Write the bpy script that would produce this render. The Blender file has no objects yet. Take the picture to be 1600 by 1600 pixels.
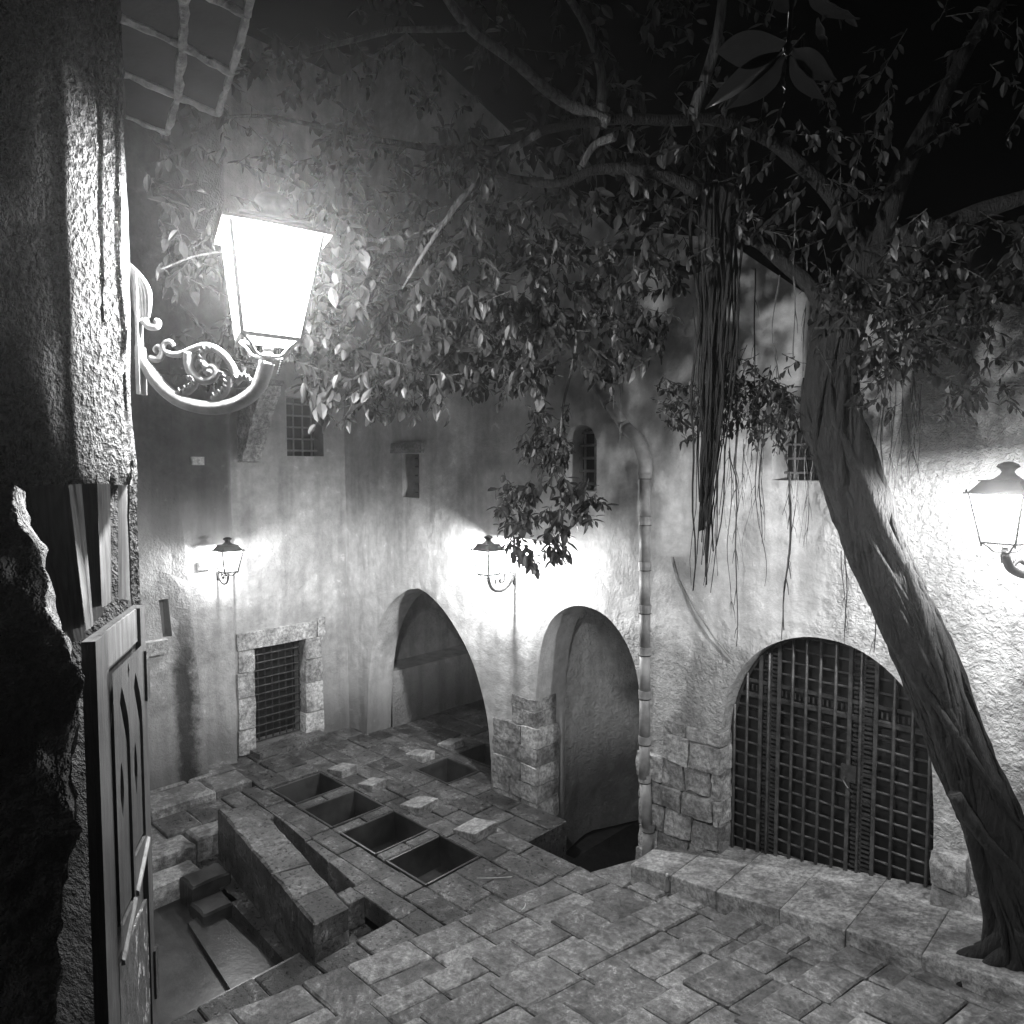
import bpy, bmesh, math, random
from mathutils import Vector, Matrix, noise
from mathutils.geometry import delaunay_2d_cdt

random.seed(7)
scene = bpy.context.scene
C = scene.collection

# ------------------------------------------------------------------ camera, sky, light, exposure
CAM = Vector((6.42, -7.14, 4.53))
FPX = 1150.0                                   # focal length in photo pixels (photo is 1600 wide)
TH = math.radians(43.8)
PITCH = math.atan(70 / 1150)
RIGHT = Vector((math.cos(TH), math.sin(TH), 0))
HEAD = Vector((-math.sin(TH), math.cos(TH), 0))
FWD = HEAD * math.cos(PITCH) - Vector((0, 0, 1)) * math.sin(PITCH)
UPV = HEAD * math.sin(PITCH) + Vector((0, 0, 1)) * math.cos(PITCH)
cd = bpy.data.cameras.new('camera')
cd.sensor_width = 36
cd.angle = 2 * math.atan(800 / FPX)
cd.clip_start = 0.05
cd.clip_end = 500
cam = bpy.data.objects.new('camera', cd)
C.objects.link(cam)
M = Matrix((RIGHT, UPV, -FWD)).transposed().to_4x4()
M.translation = CAM
cam.matrix_world = M
scene.camera = cam

world = bpy.data.worlds.new('World')
scene.world = world
world.use_nodes = True
wn = world.node_tree
sky_n = wn.nodes.new('ShaderNodeTexSky')
sky_n.sky_type = 'NISHITA'
sky_n.sun_disc = False
sky_n.sun_elevation = math.radians(-6)
sky_n.sun_rotation = math.radians(200)
bw = wn.nodes.new('ShaderNodeRGBToBW')
wn.links.new(sky_n.outputs[0], bw.inputs[0])
wn.links.new(bw.outputs[0], wn.nodes['Background'].inputs[0])
SKY_STRENGTH = 0.05
wn.nodes['Background'].inputs[1].default_value = SKY_STRENGTH
WATT_NEAR, WATT_END, WATT_MID, WATT_SIDE = 640.0, 125.0, 420.0, 390.0      # bulbs of the four lanterns

vs = scene.view_settings
vs.view_transform = 'Standard'
vs.look = 'None'
vs.exposure = 0.35
vs.gamma = 1.0
scene.cycles.use_denoising = True
scene.cycles.use_adaptive_sampling = True
scene.cycles.adaptive_threshold = .03
scene.cycles.max_bounces = 5
scene.cycles.diffuse_bounces = 3
scene.cycles.volume_bounces = 0
scene.cycles.sample_clamp_indirect = 4.0
scene.cycles.volume_step_rate = 4.0


def ray(px, py):
    return FWD + RIGHT * ((px - 800) / FPX) + UPV * ((800 - py) / FPX)


def at(px, py, depth):
    """world point on the sight line of a photo pixel at a level distance ahead"""
    d = ray(px, py)
    return CAM + d * (depth / d.dot(HEAD))


def on(px, py, axis, val):
    d = ray(px, py)
    return CAM + d * ((val - CAM[axis]) / d[axis])


def project(p):
    d = p - CAM
    z = d.dot(FWD)
    return 800 + FPX * d.dot(RIGHT) / z, 800 - FPX * d.dot(UPV) / z, z


# ------------------------------------------------------------------ object helpers
def empty(name, loc):
    o = bpy.data.objects.new(name, None)
    o.location = loc
    C.objects.link(o)
    return o


def tag(o, label=None, cat=None, group=None, kind=None):
    if label: o['label'] = label
    if cat: o['category'] = cat
    if group: o['group'] = group
    if kind: o['kind'] = kind
    return o


def thing(name, label, cat, loc, group=None):
    return tag(empty(name, loc), label, cat, group)


def jag(poly, k=3, amp=.005):
    out = []
    n = len(poly)
    for i in range(n):
        a = Vector(poly[i]); b = Vector(poly[(i+1) % n]); p = Vector(poly[i-1])
        r = random.uniform(.006, .022)
        out.append(tuple(a + (p - a).normalized() * min(r, (p - a).length * .3)))     # worn corner
        out.append(tuple(a + (b - a).normalized() * min(r, (b - a).length * .3)))
        d = (b - a); nn = Vector((d.y, -d.x)).normalized()
        for q in range(1, k):
            t = q / k + random.uniform(-.1, .1)
            out.append(tuple(a + d * t + nn * random.uniform(-amp, amp * .3)))
    return out


class MB:
    """collects geometry for one mesh, in world coordinates"""
    def __init__(self):
        self.v = []; self.f = []; self.smooth = False

    def add(self, vs, fs):
        k = len(self.v)
        self.v += [Vector(p) for p in vs]
        self.f += [tuple(i + k for i in f) for f in fs]
        return self

    def box(self, x0, x1, y0, y1, z0, z1):
        return self.add([(x0,y0,z0),(x1,y0,z0),(x1,y1,z0),(x0,y1,z0),(x0,y0,z1),(x1,y0,z1),(x1,y1,z1),(x0,y1,z1)],
                        [(0,3,2,1),(4,5,6,7),(0,1,5,4),(1,2,6,5),(2,3,7,6),(3,0,4,7)])

    def prism(self, poly, z0, z1, bev=0.0):
        """vertical prism over a counter-clockwise plan polygon, optional bevelled top edge"""
        n = len(poly)
        pts = [Vector((p[0], p[1], 0)) for p in poly]
        c = sum(pts, Vector()) / n
        vs = [(p.x, p.y, z0) for p in pts]
        fs = []
        if bev > 0:
            vs += [(p.x, p.y, z1 - bev) for p in pts]
            for p in pts:
                d = (c - p)
                d = d.normalized() * min(bev * 1.5, d.length * .3)
                vs.append((p.x + d.x, p.y + d.y, z1))
            rings = 3
        else:
            vs += [(p.x, p.y, z1) for p in pts]
            rings = 2
        for r in range(rings - 1):
            for i in range(n):
                j = (i + 1) % n
                fs.append((r*n+i, r*n+j, (r+1)*n+j, (r+1)*n+i))
        fs.append(tuple(range((rings-1)*n, rings*n)))
        fs.append(tuple(reversed(range(n))))
        return self.add(vs, fs)

    def tube(self, pts, rad, sides=6, cap=True):
        pts = [Vector(p) for p in pts]
        n = len(pts)
        if not hasattr(rad, '__len__'): rad = [rad] * n
        up = None
        vs, fs = [], []
        for i, p in enumerate(pts):
            t = (pts[min(i+1, n-1)] - pts[max(i-1, 0)])
            if t.length < 1e-9: t = Vector((0, 0, 1))
            t.normalize()
            if up is None:
                up = t.orthogonal().normalized()
            up = (up - t * up.dot(t))
            if up.length < 1e-6: up = t.orthogonal()
            up.normalize()
            w = t.cross(up)
            for s in range(sides):
                a = 2 * math.pi * s / sides
                vs.append(p + (up * math.cos(a) + w * math.sin(a)) * rad[i])
        for i in range(n - 1):
            for s in range(sides):
                q = (s + 1) % sides
                fs.append((i*sides+s, i*sides+q, (i+1)*sides+q, (i+1)*sides+s))
        if cap:
            fs.append(tuple(reversed(range(sides))))
            fs.append(tuple(range((n-1)*sides, n*sides)))
        return self.add(vs, fs)

    def lathe(self, prof, sides=12, org=(0, 0, 0)):
        o = Vector(org)
        vs, fs = [], []
        for r, z in prof:
            for s in range(sides):
                a = 2 * math.pi * s / sides
                vs.append(o + Vector((r * math.cos(a), r * math.sin(a), z)))
        for i in range(len(prof) - 1):
            for s in range(sides):
                q = (s + 1) % sides
                fs.append((i*sides+s, i*sides+q, (i+1)*sides+q, (i+1)*sides+s))
        return self.add(vs, fs)

    def mesh(self, name, mat, smooth=False, off=Vector((0, 0, 0))):
        me = bpy.data.meshes.new(name)
        me.from_pydata([tuple(p - off) for p in self.v], [], self.f)
        if mat: me.materials.append(mat)
        if smooth:
            me.polygons.foreach_set('use_smooth', [True] * len(me.polygons))
        me.update()
        return me

    def build(self, name, mat, parent=None, smooth=False, origin=None):
        """one mesh object; vertices are world coordinates unless the parent is a local-frame root"""
        if parent is not None and parent.get('_local'):
            o = bpy.data.objects.new(name, self.mesh(name, mat, smooth))
            o.parent = parent
        else:
            if origin is None:
                origin = sum(self.v, Vector()) / max(1, len(self.v))
            origin = Vector(origin)
            o = bpy.data.objects.new(name, self.mesh(name, mat, smooth, origin))
            base = Vector((0, 0, 0))
            q = parent
            while q is not None:
                base += q.location
                q = q.parent
            o.location = origin - base
            o.parent = parent
        C.objects.link(o)
        return o


def catmull(pts, n=6, closed=False):
    pts = [Vector(p) for p in pts]
    out = []
    m = len(pts)
    for i in range(m - 1 if not closed else m):
        p0 = pts[(i-1) % m] if closed or i > 0 else pts[0] * 2 - pts[1]
        p1, p2 = pts[i], pts[(i+1) % m]
        p3 = pts[(i+2) % m] if closed or i + 2 < m else pts[-1] * 2 - pts[-2]
        for k in range(n):
            t = k / n
            out.append(0.5 * ((2*p1) + (p2-p0)*t + (2*p0-5*p1+4*p2-p3)*t*t + (3*p1-p0-3*p2+p3)*t**3))
    if not closed: out.append(pts[-1].copy())
    return out


def inside(p, poly):
    x, y = p; c = False; j = len(poly) - 1
    for i in range(len(poly)):
        xi, yi = poly[i][0], poly[i][1]; xj, yj = poly[j][0], poly[j][1]
        if (yi > y) != (yj > y) and x < (xj - xi) * (y - yi) / (yj - yi) + xi: c = not c
        j = i
    return c


def resample(poly, step):
    out = []
    n = len(poly)
    for i in range(n):
        a = Vector(poly[i][:2]); b = Vector(poly[(i+1) % n][:2])
        k = max(1, int((b - a).length / step))
        for q in range(k): out.append(a.lerp(b, q / k))
    return out


def sheet(mb, outline, holes, fmap, step=0.2, amp=0.012, depth=None, freq=1.6):
    """plaster skin: a triangulated sheet with holes, gently uneven, and reveals of the given depths.
    fmap(u, v, d): d is the distance INTO the wall."""
    outl = resample(outline, step)
    hs = [resample(h, min(step, .09)) for h in holes]
    pts = []; edges = []
    for loop in [outl] + hs:
        k = len(pts)
        pts += loop
        edges += [(k + i, k + (i + 1) % len(loop)) for i in range(len(loop))]
    nb = len(pts)
    us = [p[0] for p in outl]; vs_ = [p[1] for p in outl]
    u = min(us) + step * .5
    while u < max(us):
        v = min(vs_) + step * .5
        while v < max(vs_):
            q = (u + random.uniform(-.3, .3) * step, v + random.uniform(-.3, .3) * step)
            if inside(q, outline) and not any(inside(q, h) for h in hs):
                if all((Vector(q) - p).length > step * .35 for h in hs for p in h): pts.append(Vector(q))
            v += step
        u += step
    r = delaunay_2d_cdt([Vector(p) for p in pts], edges, [], 0, 1e-5)
    ov, of, orig = r[0], r[2], r[3]
    vs = []
    hp = [p for h in hs for p in h]
    for i, p in enumerate(ov):
        isb = any(k < nb for k in orig[i]) if orig[i] else True
        d = 0 if isb else amp * noise.noise(Vector((p[0] * freq, p[1] * freq, 3.7))) + amp * .5 * noise.noise(Vector((p[0] * freq * 3, p[1] * freq * 3, 1.7)))
        vs.append(fmap(p[0], p[1], -d))
    fs = []
    for f in of:
        c = sum((ov[i] for i in f), Vector((0, 0))) / len(f)
        if inside(c, outline) and not any(inside(c, h) for h in hs): fs.append(tuple(f))
    mb.add(vs, fs)
    if depth:
        for h, dep in zip(hs, depth):
            if not dep: continue
            n = len(h)
            a = [fmap(p[0], p[1], 0) for p in h] + [fmap(p[0], p[1], dep) for p in h]
            mb.add(a, [(i, (i+1) % n, n + (i+1) % n, n + i) for i in range(n)])
    return mb


def rough_stone(x0, x1, y0, y1, z0, z1, amp=.02, cuts=3, seed=0, rnd=.18):
    """an irregular block: a subdivided box, corners pulled in, faces lumpy"""
    bm = bmesh.new()
    bmesh.ops.create_cube(bm, size=2)
    bmesh.ops.subdivide_edges(bm, edges=bm.edges[:], cuts=cuts, use_grid_fill=True)
    c = Vector(((x0+x1)/2, (y0+y1)/2, (z0+z1)/2)); h = Vector(((x1-x0)/2, (y1-y0)/2, (z1-z0)/2))
    mb = MB()
    sc = 1.0 / max(.12, min(h) * 2)
    for v in bm.verts:
        p = v.co
        L = p.length
        q = p * (1 - rnd * max(0, (L - 1) / .73))
        w = c + Vector((q.x*h.x, q.y*h.y, q.z*h.z))
        w += noise.noise_vector(w * sc * .8 + Vector((seed, 0, 0))) * amp + noise.noise_vector(w * sc * 2.4 + Vector((0, seed, 0))) * amp * .5
        mb.v.append(w)
    bm.verts.index_update()
    mb.f = [tuple(v.index for v in f.verts) for f in bm.faces]
    bm.free()
    return mb


# ------------------------------------------------------------------ materials (black-and-white photograph: neutral greys)
def g(v): return (v, v, v, 1)


class NT:
    def __init__(self, name):
        self.m = bpy.data.materials.new(name)
        self.m.use_nodes = True
        self.t = self.m.node_tree
        self.b = self.t.nodes['Principled BSDF']
        self.pos = self.t.nodes.new('ShaderNodeNewGeometry').outputs['Position']

    def n(self, typ, **kw):
        nd = self.t.nodes.new('ShaderNode' + typ)
        ins = kw.pop('i', {})
        for k, v in kw.items(): setattr(nd, k, v)
        for k, v in ins.items():
            s = nd.inputs[k]
            if isinstance(v, bpy.types.NodeSocket): self.t.links.new(v, s)
            else: s.default_value = v
        return nd

    def map(self, scale=(1, 1, 1), vec=None):
        return self.n('Mapping', i={'Vector': vec or self.pos, 'Scale': scale}).outputs[0]

    def noise(self, scale, detail=5, rough=.6, vec=None, dist=0.0):
        return self.n('TexNoise', i={'Vector': vec or self.pos, 'Scale': scale, 'Detail': detail, 'Roughness': rough, 'Distortion': dist}).outputs[0]

    def voro(self, scale, feature='F1', vec=None, out='Distance'):
        return self.n('TexVoronoi', feature=feature, i={'Vector': vec or self.pos, 'Scale': scale}).outputs[out]

    def ramp(self, fac, a, b, va=0.0, vb=1.0):
        r = self.n('MapRange', interpolation_type='SMOOTHSTEP', i={'Value': fac, 'From Min': a, 'From Max': b, 'To Min': va, 'To Max': vb})
        return r.outputs[0]

    def math(self, op, a, b=0.0, c=0.0):
        return self.n('Math', operation=op, i={0: a, 1: b, 2: c}).outputs[0]

    def mix(self, fac, a, b):
        r = self.n('Mix', data_type='FLOAT', i={'Factor': fac, 'A': a, 'B': b})
        return r.outputs[0]

    def col(self, v):
        self.t.links.new(v, self.b.inputs['Base Color'])

    def rough(self, v):
        if isinstance(v, float): self.b.inputs['Roughness'].default_value = v
        else: self.t.links.new(v, self.b.inputs['Roughness'])

    def bump(self, h, strength=1.0, dist=.02, prev=None):
        i = {'Height': h, 'Strength': strength, 'Distance': dist}
        if prev is not None: i['Normal'] = prev
        return self.n('Bump', i=i).outputs[0]

    def done(self, nrm=None):
        if nrm is not None: self.t.links.new(nrm, self.b.inputs['Normal'])
        return self.m


def mat_plaster(name, base=.42, dark=.22, fine=.5, coarse=0.0, mask=None, shade_stain=None):
    m = NT(name)
    n1 = m.noise(.9, 4, .65)
    n2 = m.noise(6, 4, .72)
    st = m.noise(1.0, 3, .6, m.map((3.2, 3.2, .35)))
    v = m.mix(m.ramp(n1, .35, .68), dark, base)
    v = m.math('MULTIPLY', v, m.ramp(n2, .28, .72, .80, 1.12))
    v = m.math('MULTIPLY', v, m.ramp(st, .32, .6, .78, 1.05))
    chips = m.ramp(m.math('ADD', n2, m.math('MULTIPLY', n1, .5)), .90, .95)
    v = m.mix(m.math('MULTIPLY', chips, .5), v, base * 1.4)
    sep = m.n('SeparateXYZ', i={0: m.pos})
    damp = m.math('ADD', sep.outputs[2], m.math('MULTIPLY', m.math('ADD', n1, m.math('MULTIPLY', n2, .5)), -1.2))
    v = m.math('MULTIPLY', v, m.ramp(damp, -.85, .2, .40, 1.0))          # rising damp with its own ragged edge
    if shade_stain: v = shade_stain(m, v, sep, n2)
    m.col(v)
    m.rough(.88)
    f = m.noise(34, 3, .7)
    h = m.math('ADD', m.math('MULTIPLY', n2, .014), m.math('MULTIPLY', f, .014 * fine))
    if coarse > 0:
        lump = m.math('ADD', m.math('MULTIPLY', m.noise(17, 4, .72, dist=.5), .75), m.math('MULTIPLY', n2, .5))
        msk = m.math('MULTIPLY', mask(m, sep, n1), coarse * .13) if mask else coarse * .13
        h = m.math('ADD', h, m.math('MULTIPLY', lump, msk))
    return m.done(m.bump(h, 1.0, 1.0))


def mask_c(m, sep, n1):
    n = m.math('MULTIPLY', m.math('SUBTRACT', n1, .5), 2.0)
    x = m.math('ADD', sep.outputs[0], n)
    a = m.math('MULTIPLY', m.ramp(x, .75, 1.5), m.ramp(m.math('ADD', sep.outputs[2], n), 3.1, 2.2))
    b = m.ramp(x, 3.5, 4.3)
    return m.math('MAXIMUM', a, b)


def shade_stain_left(m, v, sep, n2):
    # shade on the upper bay put into the colour, and a long damp run down the buttress
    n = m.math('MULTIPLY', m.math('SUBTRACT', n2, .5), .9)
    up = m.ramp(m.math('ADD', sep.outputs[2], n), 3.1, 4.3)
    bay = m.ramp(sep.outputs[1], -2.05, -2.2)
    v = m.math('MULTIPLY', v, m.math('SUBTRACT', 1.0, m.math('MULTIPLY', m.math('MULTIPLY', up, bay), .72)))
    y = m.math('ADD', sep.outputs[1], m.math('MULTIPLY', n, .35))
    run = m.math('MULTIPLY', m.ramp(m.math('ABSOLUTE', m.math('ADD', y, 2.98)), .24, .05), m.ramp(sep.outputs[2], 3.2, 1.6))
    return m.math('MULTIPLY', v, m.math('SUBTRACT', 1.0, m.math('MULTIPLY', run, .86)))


def mat_slab(name, lo=.12, hi=.34, gloss=.42, bmp=.5, lich=.5):
    m = NT(name)
    rnd = m.n('ObjectInfo').outputs['Random']
    own = m.n('VectorMath', operation='ADD', i={0: m.pos, 1: m.n('CombineXYZ', i={0: m.math('MULTIPLY', rnd, 37.0), 1: m.math('MULTIPLY', rnd, 91.0), 2: 0.0}).outputs[0]}).outputs[0]
    n1 = m.noise(2.4, 4, .7, own)
    n2 = m.noise(19, 6, .82, own)
    v = m.mix(rnd, lo, hi)
    v = m.math('MULTIPLY', v, m.ramp(n1, .32, .68, .55, 1.4))
    v = m.math('MULTIPLY', v, m.ramp(n2, .36, .64, .5, 1.5))
    fl = m.math('MULTIPLY', m.ramp(n2, .57, .63), m.ramp(n1, .44, .60))
    v = m.mix(m.math('MULTIPLY', fl, lich), v, .65)
    vein = m.ramp(m.math('ABSOLUTE', m.math('SUBTRACT', m.noise(1.9, 4, .62, dist=1.2), .5)), .0, .010, .45, 0.0)
    v = m.mix(m.math('MULTIPLY', vein, m.ramp(n1, .45, .6)), v, .6)
    m.col(v)
    m.rough(m.ramp(n2, .35, .65, gloss - .1, gloss + .3))
    f = m.noise(55, 2, .7)
    h = m.math('ADD', m.math('MULTIPLY', n1, .03 * bmp), m.math('ADD', m.math('MULTIPLY', n2, .022 * bmp), m.math('MULTIPLY', f, .004 * bmp)))
    return m.done(m.bump(h, 1.0, 1.0))


def mat_plain(name, v, rough=.6, bump=.3, scale=30, metal=0.0, var=.5, dist=.01, stretch=(1, 1, 1)):
    m = NT(name)
    vec = m.map(stretch)
    x = m.math('MULTIPLY', m.ramp(m.noise(scale * .25, 3, .7, vec), .3, .7, 1 - var, 1 + var), v)
    m.col(x)
    m.rough(rough)
    m.b.inputs['Metallic'].default_value = metal
    return m.done(m.bump(m.noise(scale, 3, .7, vec), bump, dist))


def mat_emit(name, s):
    m = NT(name)
    # thin glass flooded with light: lets the bulb's light out and glows white itself
    em = m.n('Emission', i={'Color': g(1), 'Strength': s})
    tr = m.n('BsdfTransparent', i={'Color': g(.9)})
    ad = m.n('AddShader', i={0: em.outputs[0], 1: tr.outputs[0]})
    m.t.links.new(ad.outputs[0], m.t.nodes['Material Output'].inputs['Surface'])
    return m.m


def mat_stucco(name):
    m = NT(name)
    sp = m.noise(62, 3, .65, m.map((1, 1, .62)))
    v = m.ramp(sp, .40, .58, .02, .15)
    n1 = m.noise(3, 3, .6)
    m.col(m.math('MULTIPLY', v, m.ramp(n1, .3, .7, .6, 1.2)))
    m.rough(.95)
    h = m.math('ADD', m.math('MULTIPLY', sp, .07), m.math('MULTIPLY', n1, .05))
    return m.done(m.bump(h, 1.0, 1.0))


def mat_leaf(name, v=.07, rough=.48, thin=.22):
    m = NT(name)
    x = m.math('MULTIPLY', m.ramp(m.noise(4.0, 3, .6), .3, .7, .5, 1.6), v)
    m.col(x)
    m.rough(rough)
    m.b.inputs['Specular IOR Level'].default_value = .5
    tr = m.n('BsdfTranslucent', i={'Color': g(v * 1.6)})
    mx = m.n('MixShader', i={0: thin, 1: m.b.outputs[0], 2: tr.outputs[0]})
    m.t.links.new(mx.outputs[0], m.t.nodes['Material Output'].inputs['Surface'])
    return m.done()


def mat_bark(name, v=.1, stretch=(1, 1, .18)):
    m = NT(name)
    vec = m.map(stretch)
    f = m.noise(26, 4, .7, vec)
    m.col(m.math('MULTIPLY', m.ramp(f, .3, .7, .45, 1.6), v))
    m.rough(.85)
    return m.done(m.bump(f, 1.0, .05))


def mat_wood(name, v=.16, stretch=(1, 1, .1), rough=.5):
    m = NT(name)
    vec = m.map(stretch)
    f = m.noise(30, 4, .65, vec, dist=.4)
    x = m.math('MULTIPLY', m.ramp(f, .3, .7, .6, 1.35), v)
    m.col(m.math('MULTIPLY', x, m.ramp(m.noise(3, 3, .6), .3, .7, .65, 1.25)))
    m.rough(rough)
    return m.done(m.bump(f, .4, .008))


def mat_peel(name):
    m = NT(name)
    vec = m.map((1, 1, .35))
    f = m.noise(30, 5, .75, vec)
    patch = m.ramp(m.noise(4, 3, .6, vec), .47, .56)
    v = m.mix(m.math('MULTIPLY', m.ramp(f, .55, .60), patch), m.ramp(f, .3, .7, .04, .10), .55)
    m.col(v)
    m.rough(.6)
    return m.done(m.bump(f, .7, .02))


M_PEEL = mat_peel('door_wood_peeling')
M_WALL = mat_plaster('plaster_court', .62, .46, .5, 1.0, mask_c)
M_DOORW = mat_plaster('plaster_court_end', .54, .38, .5, .08, None, shade_stain_left)  # upper bay's shade is in this colour, beside the damp run
M_ROOM = mat_plaster('plaster_alcove', .60, .42, .6, .35)
M_PASS = mat_plaster('plaster_passage', .74, .6, .6, .6)
M_STUCCO = mat_stucco('stucco_rough')
M_ROCK = mat_plain('rubble_dark', .13, .95, 1.0, 22, var=.6, dist=.07)
M_SLAB = mat_slab('paving_dark', .05, .12, .34, .8, .5)
M_STEP = mat_slab('paving_step', .14, .26, .44, .9, .65)
M_LEDGE = mat_slab('stone_ledge', .27, .33, .55, .9, .55)
M_STONE = mat_slab('stone_rough', .20, .42, .75, 1.0, .5)
M_DRESS = mat_slab('stone_dressed', .40, .52, .75, .8, .3)
M_BASIN = mat_slab('stone_basin', .06, .13, .32, .8, .35)
M_POOL = mat_plain('stone_wet', .045, .30, .25, 7, var=.6, dist=.010)
M_EARTH = mat_plain('earth', .05, .9, .8, 8)
M_IRON = mat_plain('iron', .07, .45, .4, 40, .6, .4)
M_IRONLIT = mat_plain('iron_lit', .20, .42, .3, 40, .0, .25)  # paler copy of the iron, lamplight on the near lantern put into its colour
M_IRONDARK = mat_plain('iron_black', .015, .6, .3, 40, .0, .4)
M_IRONBAR = mat_plain('iron_worn', .09, .4, .4, 40, .5, .4)
M_SHEET = mat_plain('iron_sheet', .012, .55, .5, 9, .2, .8)
M_BLACK = mat_plain('dark_pane', .012, .35, .1, 9)
M_PIPE = mat_plain('pipe', .24, .55, .3, 14, var=.35)
M_BARK = mat_bark('bark', .013)
M_TWIG = mat_bark('twig', .13)
M_TWIGDARK = mat_bark('twig_dark', .05)
M_LEAF = mat_leaf('leaf', .027)
M_LEAFBIG = mat_leaf('leaf_large', .016, .3, .10)
M_WOOD = mat_wood('door_wood', .06)
M_WOODTOP = mat_wood('door_wood_pale', .17)
M_WOODOLD = mat_wood('old_board', .13, rough=.8)
M_LINTEL = mat_wood('lintel_wood', .20, (1, .15, 1), .8)
M_GLOW = mat_emit('lamp_glass', 2.2)
M_WHITE = mat_plain('white_plastic', .6, .5, .1)
M_MORTAR = mat_plain('mortar', .42, .95, 1.0, 30, dist=.03)
M_TILE = mat_plain('eave_tile', .025, .8, .5, 8)
M_STRAW = mat_plain('straw', .55, .6, .1)
M_WATER = mat_plain('water', .01, .06, .15, 3, dist=.01)

# ------------------------------------------------------------------ the ground
mb = MB()
mb.add([(-60, -60, -1.0), (60, -60, -1.0), (60, 60, -1.0), (-60, 60, -1.0)], [(0, 1, 2, 3)])
tag(mb.build('ground', M_EARTH), kind='structure')

# pits of the wash-house floor: (x0, x1, y0, y1)
BAS = [(-3.05, -2.36, -2.20, -1.38), (-2.17, -1.45, -2.22, -1.37), (-1.27, -.52, -2.22, -1.36), (-.34, .40, -2.22, -1.375)]
FAR = [(-2.11, -1.36, -.36, .30), (-2.12, -1.34, .47, 1.12)]
CHAN = (.55, 1.95, -.75, 8.0)                      # stream channel coming out of the round arch
TROUGH_L = [(-2.02, -2.88), (.05, -3.20)]
POOL = (-2.05, .40, -7.5, -3.72)

floor = tag(empty('pavement', (0, 0, 0)), kind='structure')
pits = BAS + FAR + [CHAN, POOL, (-2.75, -.16, -3.72, -2.52), (-.16, .62, -3.72, -2.80), (-2.75, .62, -3.72, -2.95)]


def floor_rows(ys, xlo, xhi, mat, zf, wmin=.38, wmax=.85, th=.22, name='slab'):
    for y0, y1 in zip(ys[:-1], ys[1:]):
        blocks = sorted((p[0], p[1]) for p in pits if p[2] < y1 - .01 and p[3] > y0 + .01)
        x = xlo(y0)
        segs = []
        for b0, b1 in blocks:
            if b0 > x: segs.append((x, min(b0, xhi(y0))))
            x = max(x, b1)
        if x < xhi(y0): segs.append((x, xhi(y0)))
        for s0, s1 in segs:
            if s1 - s0 < .02: continue
            cut = [s0]
            while s1 - cut[-1] > wmax:
                cut.append(cut[-1] + random.uniform(wmin, wmax))
            if s1 - cut[-1] < .14 and len(cut) > 1: cut.pop()
            cut.append(s1)
            for a, b in zip(cut[:-1], cut[1:]):
                ga = .006
                j = lambda: random.uniform(-.005, .005)
                poly = [(a+ga+j(), y0+ga+j()), (b-ga+j(), y0+ga+j()), (b-ga+j(), y1-ga+j()), (a+ga+j(), y1-ga+j())]
                z = zf + random.uniform(-.008, .006)
                s = MB().prism(jag(poly), z - th, z, .010)
                tx, ty = random.uniform(-.008, .008), random.uniform(-.008, .008)
                for v in s.v:
                    if v.z > z - .05: v.z += tx * (v.x - a) + ty * (v.y - y0)
                s.build(name, mat, floor)


ysA = [-3.72, -3.28, -2.80, -2.52, -2.22, -1.80, -1.37, -1.05, -.75, -.36, 0, .30, .47, .80, 1.12, 1.6, 2.2, 3.0]
floor_rows(ysA, lambda y: -3.3 if y < -2.3 else (-4.4 if y < .1 else -3.85), lambda y: 2.2 if y < -.1 else -.1, M_SLAB, 0.0)
floor_rows([-6.6, -6.1, -5.6, -5.15, -4.7, -4.2, -3.72], lambda y: POOL[1], lambda y: 2.2, M_SLAB, 0.0, .3, .7)
# small apron slabs by the grated door
floor_rows([-2.3, -1.9, -1.37], lambda y: -4.4, lambda y: -3.05, M_SLAB, .035, .3, .6)

# ------------------------------------------------------------------ the stair climbing towards the viewer
stairs = tag(empty('stairs', (0, 0, 0)), kind='structure')
RIS = [(1.10, .03), (1.74, .10), (2.24, .20), (2.88, .30), (3.38, .40), (3.98, .50), (4.55, .60), (5.15, .70), (5.75, .80), (6.4, .90)]
for i in range(len(RIS) - 1):
    x0, z = RIS[i]; x1 = RIS[i+1][0] + .05
    y = -7.6 + random.uniform(0, .4)
    yend = -.60 if i else -.80
    while y < yend - .02:
        y2 = min(yend, y + random.uniform(.3, .72))
        if yend - y2 < .2: y2 = yend
        sh = lambda yy: .2 * (yy + 2.5)
        ga = .005
        parts = [(x0, x1)]
        if random.random() < .8: mmid = x0 + (x1 - x0) * random.uniform(.4, .65); parts = [(x0, mmid), (mmid, x1)]
        for a, b in parts:
            j = lambda: random.uniform(-.006, .006)
            a_ = a + ga; b_ = b - ga
            poly = [(a_+sh(y)+j(), y+ga+j()), (b_+sh(y)+j(), y+ga+j()), (b_+sh(y2)+j(), y2-ga+j()), (a_+sh(y2)+j(), y2-ga+j())]
            zz = z + random.uniform(-.005, .005)
            s = MB().prism(jag(poly), zz - .17, zz, .014)
            for v in s.v:
                if v.z > zz - .05: v.z += .006 * noise.noise(v * 3)
            s.build('step_slab', M_STEP, stairs)
        y = y2

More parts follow.
